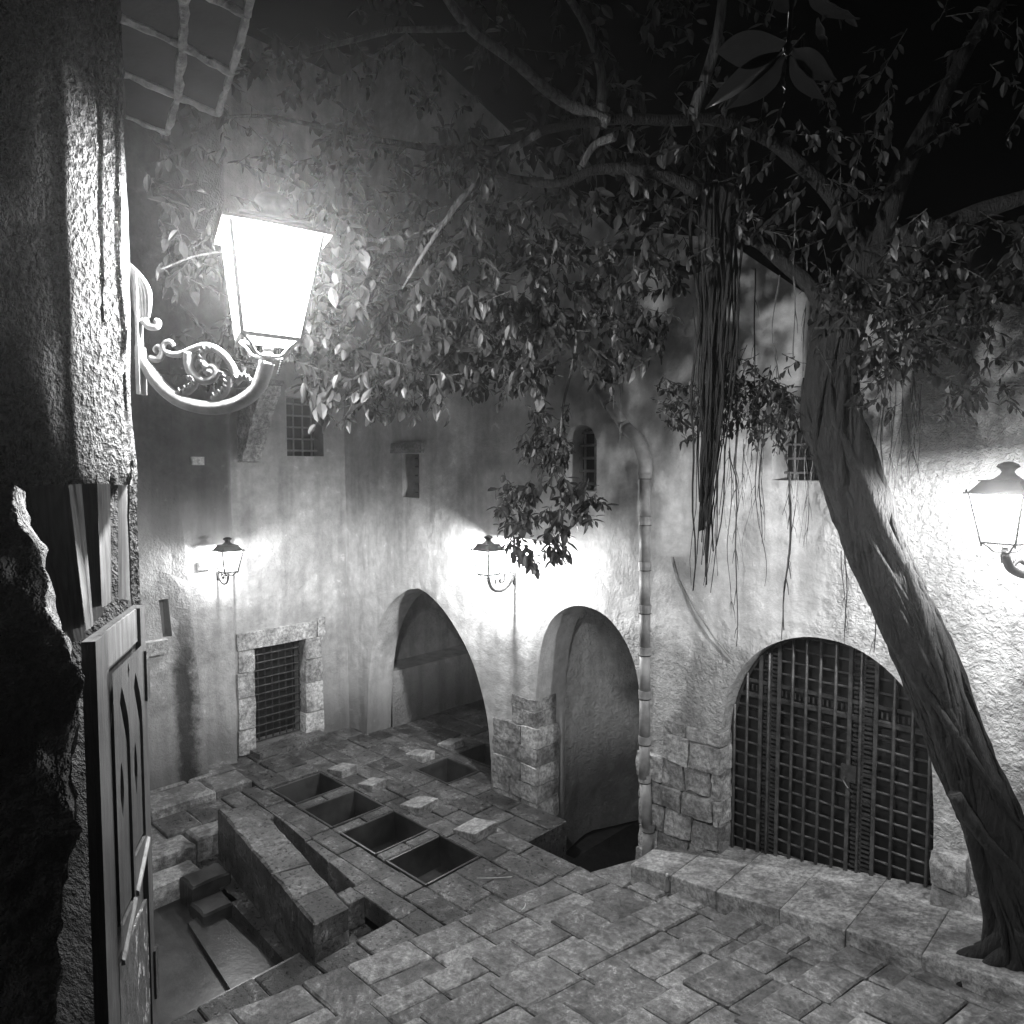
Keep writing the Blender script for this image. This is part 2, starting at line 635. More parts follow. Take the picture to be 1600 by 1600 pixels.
# raised ledge in front of the iron gate, climbing with the stair
ledge = thing('stone_ledge', 'pale sloping stone ledge running below the arched iron gate', 'ledge', (3.4, -.5, .3))
xs = [1.98, 2.5, 3.05, 3.7, 4.3, 4.9, 5.6, 6.4]
for a, b in zip(xs[:-1], xs[1:]):
    zf = lambda x: .22 + (x - 1.98) * .17
    y0 = -.64 - (a - 2) * .09; y1 = -.64 - (b - 2) * .09
    yb = .28
    v = [(a+.001, y0, -.2), (b-.001, y1, -.2), (b-.001, yb, -.2), (a+.001, yb, -.2), (a+.001, y0+random.uniform(-.02,.02), zf(a)), (b-.001, y1+random.uniform(-.02,.02), zf(b)), (b-.001, yb, zf(b)), (a+.001, yb, zf(a))]
    s = MB().add(v, [(0,3,2,1),(4,5,6,7),(0,1,5,4),(1,2,6,5),(2,3,7,6),(3,0,4,7)])
    o = s.build('slab', M_LEDGE, ledge)
    bv = o.modifiers.new('bevel', 'BEVEL'); bv.width = .010; bv.segments = 2

# ------------------------------------------------------------------ wash basins
places = ['grated doorway', 'long trough', 'two others', 'paved steps']
BL = ['square sunken stone basin at the end of its row nearest the grated doorway',
      'square sunken stone basin, second of its row from the grated doorway',
      'square sunken stone basin, third of its row from the grated doorway',
      'square sunken stone basin at the end of its row nearest the stair',
      'square sunken stone basin just in front of the pointed arch',
      'square sunken stone basin inside the pointed arch, half hidden by the stone pier']


def basin(rect, label, dz=.36, tilt=0):
    x0, x1, y0, y1 = rect
    t = thing('wash_basin', label, 'basin', ((x0+x1)/2, (y0+y1)/2, -dz), 'wash basins in the floor')
    w = .035
    for (a, b, c, d) in ((x0+.004, x1-.004, y0+.004, y0+w), (x0+.004, x1-.004, y1-w, y1-.004), (x0+.004, x0+w, y0+w, y1-w), (x1-w, x1-.004, y0+w, y1-w)):
        s = MB().box(a, b, c, d, -dz, .004 + random.uniform(-.004, .004))
        o = s.build('side', M_POOL, t)
        bv = o.modifiers.new('bevel', 'BEVEL'); bv.width = .012; bv.segments = 2
    MB().box(x0+.004, x1-.004, y0+.004, y1-.004, -dz-.1, -dz+.002).build('bottom', M_POOL, t)


for r, l in zip(BAS + FAR, BL): basin(r, l, .38)

# scrubbing stones: sloping wedges set beside the basins
WS = [((-2.64, -2.20), (-.12, .12), 'sloping scrubbing stone beside the basin in front of the pointed arch'),
      ((-2.25, -1.90), (-1.28, -1.02), 'small sloping scrubbing stone behind the second basin of the row'),
      ((-1.30, -.90), (-1.26, -.92), 'sloping scrubbing stone behind the third basin of the row'),
      ((-.28, .12), (-1.22, -.84), 'largest pale sloping scrubbing stone, behind the basin nearest the stair'),
      ((-3.02, -2.62), (-1.30, -1.02), 'sloping scrubbing stone behind the basin nearest the grated doorway'),
      ((-2.60, -2.25), (.50, .78), 'sloping scrubbing stone under the pointed arch')]
for (x0, x1), (y0, y1), l in WS:
    h = .11
    s = MB().add([(x0,y0,-.02),(x1,y0,-.02),(x1,y1,-.02),(x0,y1,-.02),(x0,y0,.03),(x1,y0,h),(x1,y1,h+.02),(x0,y1,.05)],
                 [(0,3,2,1),(4,5,6,7),(0,1,5,4),(1,2,6,5),(2,3,7,6),(3,0,4,7)])
    o = s.build('scrubbing_stone', M_LEDGE)
    bv = o.modifiers.new('bevel', 'BEVEL'); bv.width = .012; bv.segments = 2
    tag(o, l, 'stone', 'scrubbing stones by the basins')

# long block and trough
blk = thing('trough_block', 'long raised stone block standing between the sunken pool and the narrow trough', 'stone block', (-.8, -3.3, 0))
ts = [0, .22, .42, .63, .82, 1.0]
L0, L1 = Vector((-2.31, -3.28)), Vector((.57, -3.68))
R0, R1 = Vector((-2.02, -2.88)), Vector((.57, -3.30))
for a, b in zip(ts[:-1], ts[1:]):
    e = .0012
    q = [L0.lerp(L1, a+e), L0.lerp(L1, b-e), R0.lerp(R1, b-e), R0.lerp(R1, a+e)]
    z = .33 + random.uniform(-.008, .008)
    s = MB().prism(jag([tuple(p) for p in q], 5, .012), .09, z, .02); s.build('top_stone', M_BASIN, blk)
ts2 = [0, .3, .55, .8, 1.0]
for a, b in zip(ts2[:-1], ts2[1:]):
    q = [L0.lerp(L1, a+.001), L0.lerp(L1, b-.001), R0.lerp(R1, b-.001), R0.lerp(R1, a+.001)]
    MB().prism([(p.x, p.y + (.004 if k in (0, 1) else -.004)) for k, p in enumerate(q)], -.55, .085, 0).build('lower_stone', M_BASIN, blk)
tr = thing('stone_trough', 'long narrow sunken trough beside the raised stone block', 'trough', (-1.3, -2.8, -.3))
MB().prism([(-2.75, -3.5), (.62, -3.72), (.62, -2.79), (-.16, -2.79), (-.16, -2.53), (-2.75, -2.53)], -.5, -.30, 0).build('bottom', M_BASIN, tr)
xr = [-2.75, -2.05, -1.4, -.8, -.16]
for a, b in zip(xr[:-1], xr[1:]):
    f = lambda x: min(-2.535, -2.50 - .094 * (x + 2.62))
    MB().prism([(a+.004, f(a)), (b-.004, f(b)), (b-.004, -2.525), (a+.004, -2.525)], -.28, random.uniform(-.01, .012), .014).build('rim_stone', M_BASIN, tr)
MB().prism([(-.156, -2.98), (.10, -3.00), (.10, -2.80), (-.156, -2.80)], -.28, .015, .01).build('rim_stone', M_BASIN, tr)
MB().prism([(-2.75, -2.94), (-2.38, -3.25), (-2.05, -2.90), (-2.25, -2.56), (-2.75, -2.56)], -.28, .02, .01).build('rim_stone', M_BASIN, tr)

# sunken pool with its steps
pool = tag(empty('pool_floor', (-.8, -5, -.45)), kind='structure')
MB().box(-3.4, .40, -8, -3.4, -.62, -.46).build('bottom', M_POOL, pool)
MB().prism([(-1.55, -3.70), (-1.45, -4.02), (.36, -4.22), (.40, -3.70)], -.455, -.40, .01).build('inner_strip', M_POOL, pool)
for (a, b, c, d, z) in ((-2.0, -1.66, -3.88, -3.42, -.16), (-1.64, -1.28, -3.92, -3.50, -.30)):
    MB().prism(jag([(a, c), (b, c), (b, d), (a, d)], 4, .012), -.5, z, .02).build('step_stone', M_POOL, pool)
for (y0, y1) in ((-8, -6.6), (-6.59, -5.4), (-5.39, -4.6), (-4.59, -3.73)):
    MB().box(.385, .42, y0, y1, -.5, -.015).build('side_stone', M_POOL, pool)
terr = thing('stone_terrace', 'low stepped stone terrace along the foot of the end wall, behind the pool', 'terrace', (-3.6, -4, 0))
for (x0, x1, y0, y1, z) in ((-4.4, -3.86, -3.0, -2.31, .12), (-4.4, -3.86, -3.8, -3.01, .13), (-4.4, -3.86, -4.9, -3.81, .12), (-3.85, -3.31, -2.85, -2.31, .10), (-3.85, -3.31, -3.7, -2.86, .11), (-3.85, -3.31, -4.9, -3.71, .10),
                           (-3.30, -2.76, -3.5, -2.9, -.02), (-3.30, -2.4, -4.3, -3.51, -.05), (-3.30, -2.4, -5.6, -4.31, -.06), (-2.39, -2.06, -4.2, -3.6, -.2), (-2.39, -2.06, -5.6, -4.21, -.22), (-2.75, -2.40, -3.5, -2.9, -.01)):
    j = lambda: random.uniform(-.012, .012)
    MB().prism(jag([(x0+j(), y0+j()), (x1+j(), y0+j()), (x1+j(), y1+j()), (x0+j(), y1+j())], 5, .02), -.5, z, .025).build('slab', M_STEP if z > .05 else M_LEDGE, terr)

# stream channel
ch = tag(empty('water_channel', (1.2, 0, -.7)), kind='structure')
MB().box(.5, 2.0, -.8, 7.9, -.98, -.62).build('water', M_WATER, ch)
for (a, b, c, d) in ((.53, .56, -.74, -.02), (1.94, 1.965, -.74, -.02), (.57, 1.93, -.775, -.75)):
    MB().box(a, b, c, d, -.8, -.012).build('side', M_BASIN, ch)
MB().prism([(1.45, -.73), (1.93, -.73), (1.93, -.05), (1.70, -.05)], -.8, -.05, .02).build('side', M_STONE, ch)

# ------------------------------------------------------------------ courtyard wall (arches, gate, pipe)
def arc(pts, n=5): return [(p.x, p.y) for p in catmull([Vector((a, b, 0)) for a, b in pts], n)]


ARCH1 = [(-3.86, -.4)] + arc([(-3.83, .2), (-3.76, 1.0), (-3.60, 1.66), (-3.24, 2.24), (-2.78, 2.57), (-2.45, 2.66)]) + arc([(-2.40, 2.66), (-2.15, 2.58), (-1.8, 2.37), (-1.43, 2.02), (-1.18, 1.67), (-1.01, 1.29), (-.90, .91), (-.84, .4)]) + [(-.82, -.4)]
ARCH2 = [(0, -.9), (0, 1.4)] + arc([(.02, 1.62), (.06, 1.95), (.14, 2.3), (.30, 2.58), (.55, 2.76), (.83, 2.81), (1.15, 2.73), (1.41, 2.5), (1.57, 2.2), (1.65, 1.84), (1.68, 1.5)]) + [(1.70, .6), (1.70, -.9)]
GATE = [(2.70, .2)] + arc([(2.66, 1.2), (2.67, 1.68), (2.76, 2.12), (2.94, 2.48), (3.18, 2.71), (3.48, 2.85), (3.76, 2.88), (4.05, 2.83), (4.33, 2.67), (4.55, 2.42), (4.68, 2.05), (4.73, 1.5)]) + [(4.76, .2)]
W2 = [(-2.81, 4.06), (-2.39, 4.06), (-2.39, 4.74), (-2.81, 4.74)]
W3 = [(.50, 4.24), (.99, 4.24)] + arc([(.99, 4.85), (.90, 5.0), (.74, 5.05), (.58, 5.0), (.50, 4.85)])
W4 = [(3.18, 4.40), (3.78, 4.40)] + arc([(3.78, 4.75), (3.70, 4.92), (3.48, 4.98), (3.26, 4.9), (3.18, 4.74)])
wallc = thing('courtyard_wall', 'long plastered wall with two open arches, small windows and the gate', 'wall', (0, 0, 0))
fm = lambda u, v, d: (u, d, v)
mb = MB()
sheet(mb, [(-4.5, -.3), (-3.86, -.3), (-.82, -.3), (0, -.3), (1.7, -.3), (2.7, -.3), (4.76, -.3), (5.0, -.3), (5.0, 5.9), (3.6, 6.1), (2.6, 6.9), (1.2, 7.3), (-2.6, 11), (-4.5, 11)],
      [ARCH1, ARCH2, GATE, W2, W3, W4], fm, .17, .03, [.5, .62, .42, .38, .42, .42])
mb.build('plaster', M_WALL, wallc)
# alcove behind the pointed arch
mb = MB()
sheet(mb, [(.3, -.3), (4.2, -.3), (4.2, 3.2), (.3, 3.2)], [[(3.1, -.35), (3.9, -.35), (3.9, 1.0), (3.5, 1.35), (3.1, 1.0)]], lambda u, v, d: (-4.38 - d, u, v), .3, .04, [.6])
mb.add([(-4.5, 3.95, -.3), (-.5, 3.95, -.3), (-.5, 3.95, 3.2), (-4.5, 3.95, 3.2)], [(0, 1, 2, 3)])
mb.add([(-.62, .5, -.3), (-.62, 4, -.3), (-.62, 4, 3.2), (-.62, .5, 3.2)], [(0, 1, 2, 3)])
mb.add([(-4.3, .02, 3.0), (-.5, .02, 3.0), (-.5, 4, 3.0), (-4.3, 4, 3.0)], [(0, 1, 2, 3)])
mb.build('alcove', M_ROOM, wallc)
mb = MB()
sheet(mb, [(.505, -.3), (3.1, -.3), (3.1, .98), (.505, .98)], [], lambda u, v, d: (-3.80 - d, u, v), .2, .03)
mb.add([(-4.5, .505, .98), (-3.80, .505, .98), (-3.80, 3.1, .98), (-4.5, 3.1, .98)], [(0, 1, 2, 3)])
mb.add([(-3.80, 3.1, -.3), (-4.5, 3.1, -.3), (-4.5, 3.1, .98), (-3.80, 3.1, .98)], [(0, 1, 2, 3)])
mb.build('bench_wall', M_ROOM, wallc)
# passage behind the round arch: one bulging rubble-plastered flank
mb = MB()
NY, NZ = 26, 26
vv = []
for i in range(NY + 1):
    y = .60 + 5.6 * (i / NY) ** 1.3
    for k in range(NZ + 1):
        z = -.9 + 4.0 * k / NZ
        bulge = .30 * math.exp(-((y - 2.2) / 1.1) ** 2) * math.exp(-((z - 1.0) / 1.1) ** 2)
        und = -.35 * max(0, min(1, (.45 - z) / .9)) * min(1, (y - .6) / .8)
        x = -.004 + .30 * max(0, y - .62) ** 1.3 + bulge * min(1, (y - .6) / .6) + und + .05 * min(1, (y - .6) * 3) * noise.noise(Vector((y * 1.5, z * 1.5, 0))) + .25 * max(0, z - 2.2) ** 2 * 1.2
        vv.append((x, y, z))
mb.add(vv, [(i*(NZ+1)+k, (i+1)*(NZ+1)+k, (i+1)*(NZ+1)+k+1, i*(NZ+1)+k+1) for i in range(NY) for k in range(NZ)])
mb.build('passage_flank', M_PASS, wallc, True)
mb = MB()
mb.add([(1.74, .6, -.9), (1.74, 6.2, -.9), (1.74, 6.2, 3.1), (1.74, .6, 3.1)], [(0, 1, 2, 3)])
mb.add([(-.5, 6.2, -.9), (2.8, 6.2, -.9), (1.8, 6.2, 3.1), (-.5, 6.2, 3.1)], [(0, 1, 2, 3)])
mb.add([(-.5, .6, 3.05), (1.8, .6, 3.05), (1.8, 6.2, 3.05), (-.5, 6.2, 3.05)], [(0, 1, 2, 3)])
mb.build('passage_shell', M_PASS, wallc)

# exposed stones of the pier (corner at x = 0)
z = -.25
courses = [.30, .24, .26, .24, .27, .22, .24]
seed = 0
for ci, h in enumerate(courses):
    full = z < .86
    xl = -.76 if full else -.43
    cuts = [xl, (xl * random.uniform(.45, .6)) if ci % 2 else xl * .3, .012]
    if not full and ci % 2 == 0: cuts = [xl, .012]
    top = min(z + h, 1.44)
    for a, b in zip(cuts[:-1], cuts[1:]):
        last = b > 0
        seed += 1
        pr = .045 if full else .012
        s = rough_stone(a + .008, b if not last else .02 + (.05 if full else 0), -pr - random.uniform(0, .02), .42 if last else .1, z + .003, top - .003, .020, 5, seed, .035)
        s.build('stone', M_STONE, wallc)
    z += h
    if z > 1.43: break
# rubble left and right of the downpipe, beside the gate
zc = [-.25, .08, .36, .66, .93, 1.24, 1.52, 1.68]
for a, b in zip(zc[:-1], zc[1:]):
    cuts = [1.66 if b < 1.4 else 2.0]
    while 2.70 - cuts[-1] > .42: cuts.append(cuts[-1] + random.uniform(.26, .42))
    cuts.append(2.70)
    for x0, x1 in zip(cuts[:-1], cuts[1:]):
        seed += 1
        rough_stone(x0 + .004, x1 - .004, -.04 - random.uniform(0, .05), .3, a + .003 + random.uniform(-.02, .02), b - .003 + random.uniform(-.01, .01), .028, 5, seed, .05).build('stone', M_STONE, wallc)
for (x0, x1, a, b) in ((4.74, 5.15, .55, .86), (4.74, 5.02, .87, 1.2)):
    seed += 1
    rough_stone(x0, x1, -.10, .3, a, b, .03, 4, seed, .1).build('stone', M_LEDGE, wallc)


def window(parent, hole_uv, fmap, dep, nv, nh, rad=.012, frame=False):
    us = [p[0] for p in hole_uv]; vs_ = [p[1] for p in hole_uv]
    u0, u1, v0, v1 = min(us), max(us), min(vs_), max(vs_)
    mb = MB().add([fmap(u0-.05, v0-.05, dep), fmap(u1+.05, v0-.05, dep), fmap(u1+.05, v1+.05, dep), fmap(u0-.05, v1+.05, dep)], [(0, 1, 2, 3)])
    w = mb.build('window', M_BLACK, parent)
    for i in range(nv):
        u = u0 + (u1 - u0) * (i + .5 + 0.0) / nv if not frame else u0 + (u1 - u0) * i / max(1, nv - 1)
        MB().tube([fmap(u, v0, dep - .06), fmap(u, v1, dep - .06)], rad, 6).build('bar', M_IRONLIT, w)
    for i in range(nh):
        v = v0 + (v1 - v0) * (i + .5) / nh
        MB().tube([fmap(u0, v, dep - .075), fmap(u1, v, dep - .075)], rad, 6).build('bar', M_IRONLIT, w)
    return w


window(wallc, W2, fm, .34, 3, 5)
window(wallc, W3, fm, .36, 3, 5, .018)
window(wallc, W4, fm, .38, 3, 4)
s = rough_stone(-3.04, -2.24, -.07, .25, 4.75, 4.92, .02, 4, 91, .04)
s.build('window_lintel', M_LINTEL, wallc)

# ------------------------------------------------------------------ end wall with the grated doorway
endw = thing('end_wall', 'plastered end wall with a stone-framed grated doorway and a barred window above', 'wall', (-4.38, -1.2, 0))
DOOR = [(-1.73, .12), (-.84, .12), (-.84, 1.69), (-1.73, 1.69)]
W1 = [(-1.09, 4.71), (-.42, 4.71), (-.42, 5.66), (-1.09, 5.66)]
fe = lambda u, v, d: (-4.38 - d, u, v)
mb = MB()
sheet(mb, [(-2.3, -.3), (.02, -.3), (.02, 11), (-2.3, 11)], [DOOR, W1], fe, .18, .03, [.35, .35])
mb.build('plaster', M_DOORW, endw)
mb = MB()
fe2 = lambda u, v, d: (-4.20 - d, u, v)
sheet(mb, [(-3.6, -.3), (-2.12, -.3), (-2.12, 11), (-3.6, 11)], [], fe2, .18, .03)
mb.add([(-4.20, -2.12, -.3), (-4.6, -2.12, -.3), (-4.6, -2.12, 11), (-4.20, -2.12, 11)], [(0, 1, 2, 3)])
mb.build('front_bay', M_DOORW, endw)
# battered buttress
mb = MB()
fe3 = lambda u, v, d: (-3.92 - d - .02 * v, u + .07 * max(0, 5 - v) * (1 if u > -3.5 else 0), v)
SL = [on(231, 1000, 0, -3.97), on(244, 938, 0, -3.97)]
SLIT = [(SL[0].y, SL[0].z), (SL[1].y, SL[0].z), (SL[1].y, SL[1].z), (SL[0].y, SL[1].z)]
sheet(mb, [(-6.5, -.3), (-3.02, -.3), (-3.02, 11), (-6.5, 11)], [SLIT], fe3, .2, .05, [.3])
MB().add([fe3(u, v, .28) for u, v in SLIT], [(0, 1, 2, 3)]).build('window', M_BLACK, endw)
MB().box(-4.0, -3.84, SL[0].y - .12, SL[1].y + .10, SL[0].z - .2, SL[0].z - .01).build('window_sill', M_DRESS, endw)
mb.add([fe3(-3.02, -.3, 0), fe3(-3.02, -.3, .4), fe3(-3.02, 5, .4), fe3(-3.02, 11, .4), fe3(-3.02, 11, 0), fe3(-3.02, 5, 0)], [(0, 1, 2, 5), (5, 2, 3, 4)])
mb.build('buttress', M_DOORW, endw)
# stone door surround
zz = [.05, .45, .95, 1.35, 1.70]
for (y0, y1) in ((-1.98, -1.735), (-.835, -.52)):
    for a, b in zip(zz[:-1], zz[1:]):
        seed += 1
        s = rough_stone(-4.7, -4.335, y0 + random.uniform(-.04, 0), y1, a + .004, b - .004, .012, 3, seed, .03)
        s.build('stone', M_DRESS, endw)
seed += 1
rough_stone(-4.7, -4.33, -2.02, -.62, 1.70, 1.97, .012, 4, seed, .03).build('stone', M_DRESS, endw)
rough_stone(-4.7, -4.33, -.61, -.47, 1.70, 2.02, .012, 3, seed + 1, .03).build('stone', M_DRESS, endw)
rough_stone(-4.5, -4.05, -1.85, -.6, -.05, .12, .02, 4, seed + 2, .05).build('sill', M_BASIN, endw)
window(endw, W1, fe, .30, 4, 5, .016)

dr = thing('grated_door', 'black iron grating filling the small stone-framed doorway', 'gate', (-4.55, -1.28, .12))
MB().add([fe(-1.8, .05, .34), fe(-.8, .05, .34), fe(-.8, 1.75, .34), fe(-1.8, 1.75, .34)], [(0, 1, 2, 3)]).build('dark_opening', M_BLACK, dr)
for i in range(8):
    u = -1.71 + .85 * i / 7
    MB().tube([fe(u, .125, .16), fe(u, 1.685, .16)], .012, 6).build('bar', M_IRON, dr)
for i in range(13):
    v = .14 + 1.53 * i / 12
    MB().tube([fe(-1.728, v, .145), fe(-.842, v, .145)], .012, 6).build('bar', M_IRON, dr)

# old balcony corbel and small fixtures on the end wall
cb = thing('stone_corbel', 'carved stone corbel jutting from the end wall below the lantern bracket', 'corbel', (-4.2, -1.6, 4.6))
prof = [(0, 4.60), (.16, 4.62), (.18, 4.74), (.24, 4.78), (.36, 4.98), (.40, 5.10), (.50, 5.16), (.52, 5.28), (.62, 5.40), (.74, 5.56), (.80, 5.60), (.80, 5.72), (0, 5.72)]
for (y0, y1, k) in ((-1.92, -1.62, 1.0),):
    n = len(prof)
    vv = [(-4.38 + p[0]*k, y0, p[1]) for p in prof] + [(-4.38 + p[0]*k, y1, p[1]) for p in prof]
    MB().add(vv, [tuple(range(n)), tuple(reversed(range(n, 2*n)))] + [(i, n+i, n+(i+1) % n, (i+1) % n) for i in range(n)]).build('body', M_DRESS, cb)
MB().box(-4.38, -3.55, -1.96, -1.58, 5.725, 5.80).build('top_slab', M_STONE, cb)
for (p, q, l) in (((-4.20, -2.62, 4.62), .09, 'small pale junction box high on the dark bay of the end wall'), ((-4.20, -2.56, 3.10), .09, 'small pale junction box just beside the far lantern')):
    t = thing('junction_box', l, 'box', p)
    MB().box(p[0], p[0]+.05, p[1]-q, p[1]+q, p[2]-.06, p[2]+.06).build('body', M_WHITE, t)
    MB().box(p[0]+.05, p[0]+.062, p[1]-q+.01, p[1]+q-.01, p[2]-.05, p[2]+.05).build('lid', M_WHITE, t)

# ------------------------------------------------------------------ right-hand wall beyond the gate
BEND = math.radians(13)
wd = thing('side_wall', 'rough bright plaster wall behind the fig trunk and the lantern at the picture edge', 'wall', (5, 0, 0))
fd = lambda u, v, d: (5.0 + u * math.cos(BEND) + d * math.sin(BEND), -u * math.sin(BEND) + d * math.cos(BEND), v)
mb = MB()
sheet(mb, [(-.01, -.3), (4.5, -.3), (4.5, 5.5), (1.2, 5.6), (-.01, 5.9)], [], fd, .12, .06, None, 2.4)
mb.build('plaster', M_WALL, wd)

# ------------------------------------------------------------------ iron gate
gate = thing('iron_gate', 'large arched iron gate of crossed bars over a dark sheet, behind the ledge', 'gate', (3.7, .3, .3))
def gtop(x):
    best = 0
    for i in range(len(GATE) - 1):
        (xa, za), (xb, zb) = GATE[i], GATE[i+1]
        if min(xa, xb) <= x <= max(xa, xb) and abs(xb - xa) > 1e-6:
            best = max(best, za + (zb - za) * (x - xa) / (xb - xa))
    return best
def gspan(z):
    l, r = 2.7, 4.74
    xs_ = [x / 100 for x in range(266, 477)]
    ok = [x for x in xs_ if gtop(x) >= z]
    return (min(ok), max(ok)) if ok else None
GY = .26
pan = [2.64, 3.02, 3.46, 3.92, 4.32, 4.79]
for a, b in zip(pan[:-1], pan[1:]):
    for z0, z1 in ((.1, 1.0), (1.0, 1.9), (1.9, 2.95)):
        MB().box(a + .004, b - .004, GY + .07 + random.uniform(0, .012), GY + .1, z0 + .004, z1 - .004).build('sheet_panel', M_SHEET, gate)
unit_r = MB().tube([(0, 0, 0), (0, 0, 1)], .016, 6).mesh('round_bar', M_IRONBAR, True)
unit_f = MB().box(-.018, .018, -.009, .009, 0, 1).mesh('flat_bar', M_IRONBAR)
vx = [2.72, 2.86, 3.01, 3.10, 3.21, 3.35, 3.49, 3.63, 3.78, 3.92, 4.02, 4.16, 4.32, 4.48, 4.63]
for x in vx:
    flat = x in (3.01, 3.21, 3.92, 4.16)
    o = bpy.data.objects.new('bar', unit_f if flat else unit_r)
    o.location = (x - 3.7, GY - .3 - .03, .32 - .3); o.scale = (1, 1, gtop(x) - .34)
    o.parent = gate; C.objects.link(o)
for i in range(18):
    z = .46 + .137 * i
    sp = gspan(z + .02)
    if not sp: continue
    n = 9
    pts = [(sp[0] + .01 + (sp[1] - sp[0] - .02) * k / n, GY + .012 + random.uniform(-.004, .004), z + random.uniform(-.006, .006)) for k in range(n + 1)]
    MB().tube(pts, .0125, 6).build('cross_bar', M_IRONBAR, gate)
mb = MB()                                             # knobbly lattice strips between the paired uprights
for (x0, x1) in ((3.01, 3.21), (3.92, 4.16)):
    z = .36
    while z < gtop((x0 + x1) / 2) - .05:
        mb.box(x0 + .03, x1 - .03, GY - .012, GY + .004, z, z + .02)
        mb.box((x0+x1)/2 - .012, (x0+x1)/2 + .012, GY - .02, GY + .002, z + .02, z + .045)
        z += .047
for k in range(40):
    x = 2.8 + k * .0465
    if gtop(x) > 2.35: mb.box(x, x + .014, GY + .004, GY + .012, 2.14, 2.20)
tag(mb.build('lattice_strip', M_IRON, gate), kind='stuff')
for z in (2.09, 2.25): MB().box(2.74, 4.66, GY - .018, GY + .004, z - .018, z + .018).build('rail', M_IRON, gate)
MB().box(2.70, 4.74, GY - .02, GY + .02, .30, .345).build('rail', M_IRON, gate)
mb = MB(); mb.box(3.86, 4.0, GY - .06, GY - .02, 1.46, 1.62); mb.tube([(3.9, GY - .06, 1.5), (3.9, GY - .11, 1.48), (3.95, GY - .12, 1.42), (3.98, GY - .08, 1.38)], .012, 6)
mb.build('lock', M_IRON, gate)
arcp = [(p[0] + (.016 if p[0] < 3.7 else -.016), GY - .01, p[1] - (.014 if p[1] > .3 else -.1)) for p in GATE]
MB().tube(arcp, .018, 6).build('arch_frame', M_IRON, gate)

# ------------------------------------------------------------------ downpipe
pipe = thing('downpipe', 'jointed grey rainwater downpipe slanting then dropping between the round arch and the gate', 'pipe', (1.82, -.13, .1))
top = [on(915, 560, 1, -.12), on(985, 672, 1, -.12), on(1012, 694, 1, -.12)]
path = [Vector((.55, -.12, 6.2)), Vector((.86, -.12, 5.78)), Vector((.92, -.12, 5.68)), Vector((1.50, -.13, 4.98)), Vector((1.68, -.14, 4.82)), Vector((1.77, -.14, 4.60))]
def pseg(a, b, r=.063):
    MB().tube([a, b], r, 14).build('pipe_section', M_PIPE, pipe, True)
def pcol(p, d, r=.076, h=.09):
    d = d.normalized()
    c = MB().tube([p - d*h*.5, p - d*h*.1, p - d*h*.09, p + d*h*.5], [r*.94, r*.94, r, r], 14).build('collar', M_PIPE, pipe)
    MB().tube([p - d*h*.62, p - d*h*.52], r*.98, 14).build('joint_ring', M_IRON, c)
pseg(path[0], path[2]); pseg(path[2], path[3])
MB().tube(catmull([path[3], path[4], path[5], Vector((1.775, -.14, 4.45))], 4), .077, 14).build('elbow', M_PIPE, pipe, True)
pcol(path[2], path[2]-path[3]); pcol(path[2].lerp(path[3], .55), path[2]-path[3]); pcol(path[3], path[2]-path[3])
zs = [4.45, 3.93, 3.42, 2.93, 2.45, 1.95, 1.42, .98, .42, .05]
xx = lambda z: 1.775 + .012 * (4.45 - z) + (.05 if z < .9 else 0)
for a, b in zip(zs[:-1], zs[1:]):
    pseg(Vector((xx(a), -.14, a)), Vector((xx(b), -.14 - (.02 if b < 1 else 0), b)))
    pcol(Vector((xx(a), -.14, a)), Vector((0, 0, 1)))
tag(MB().tube([on(1052, 870, 1, -.010), on(1062, 905, 1, -.010), on(1085, 950, 1, -.010), on(1115, 995, 1, -.010), on(1145, 1032, 1, -.010)], .009, 8).build('wall_cable', M_PIPE, None, True), 'pale cable running diagonally down the wall to the gate arch', 'cable')

# ------------------------------------------------------------------ lanterns
K = .000489
def zp(x, y): return ((x - 1240) * K, 0, (860 - y) * K)


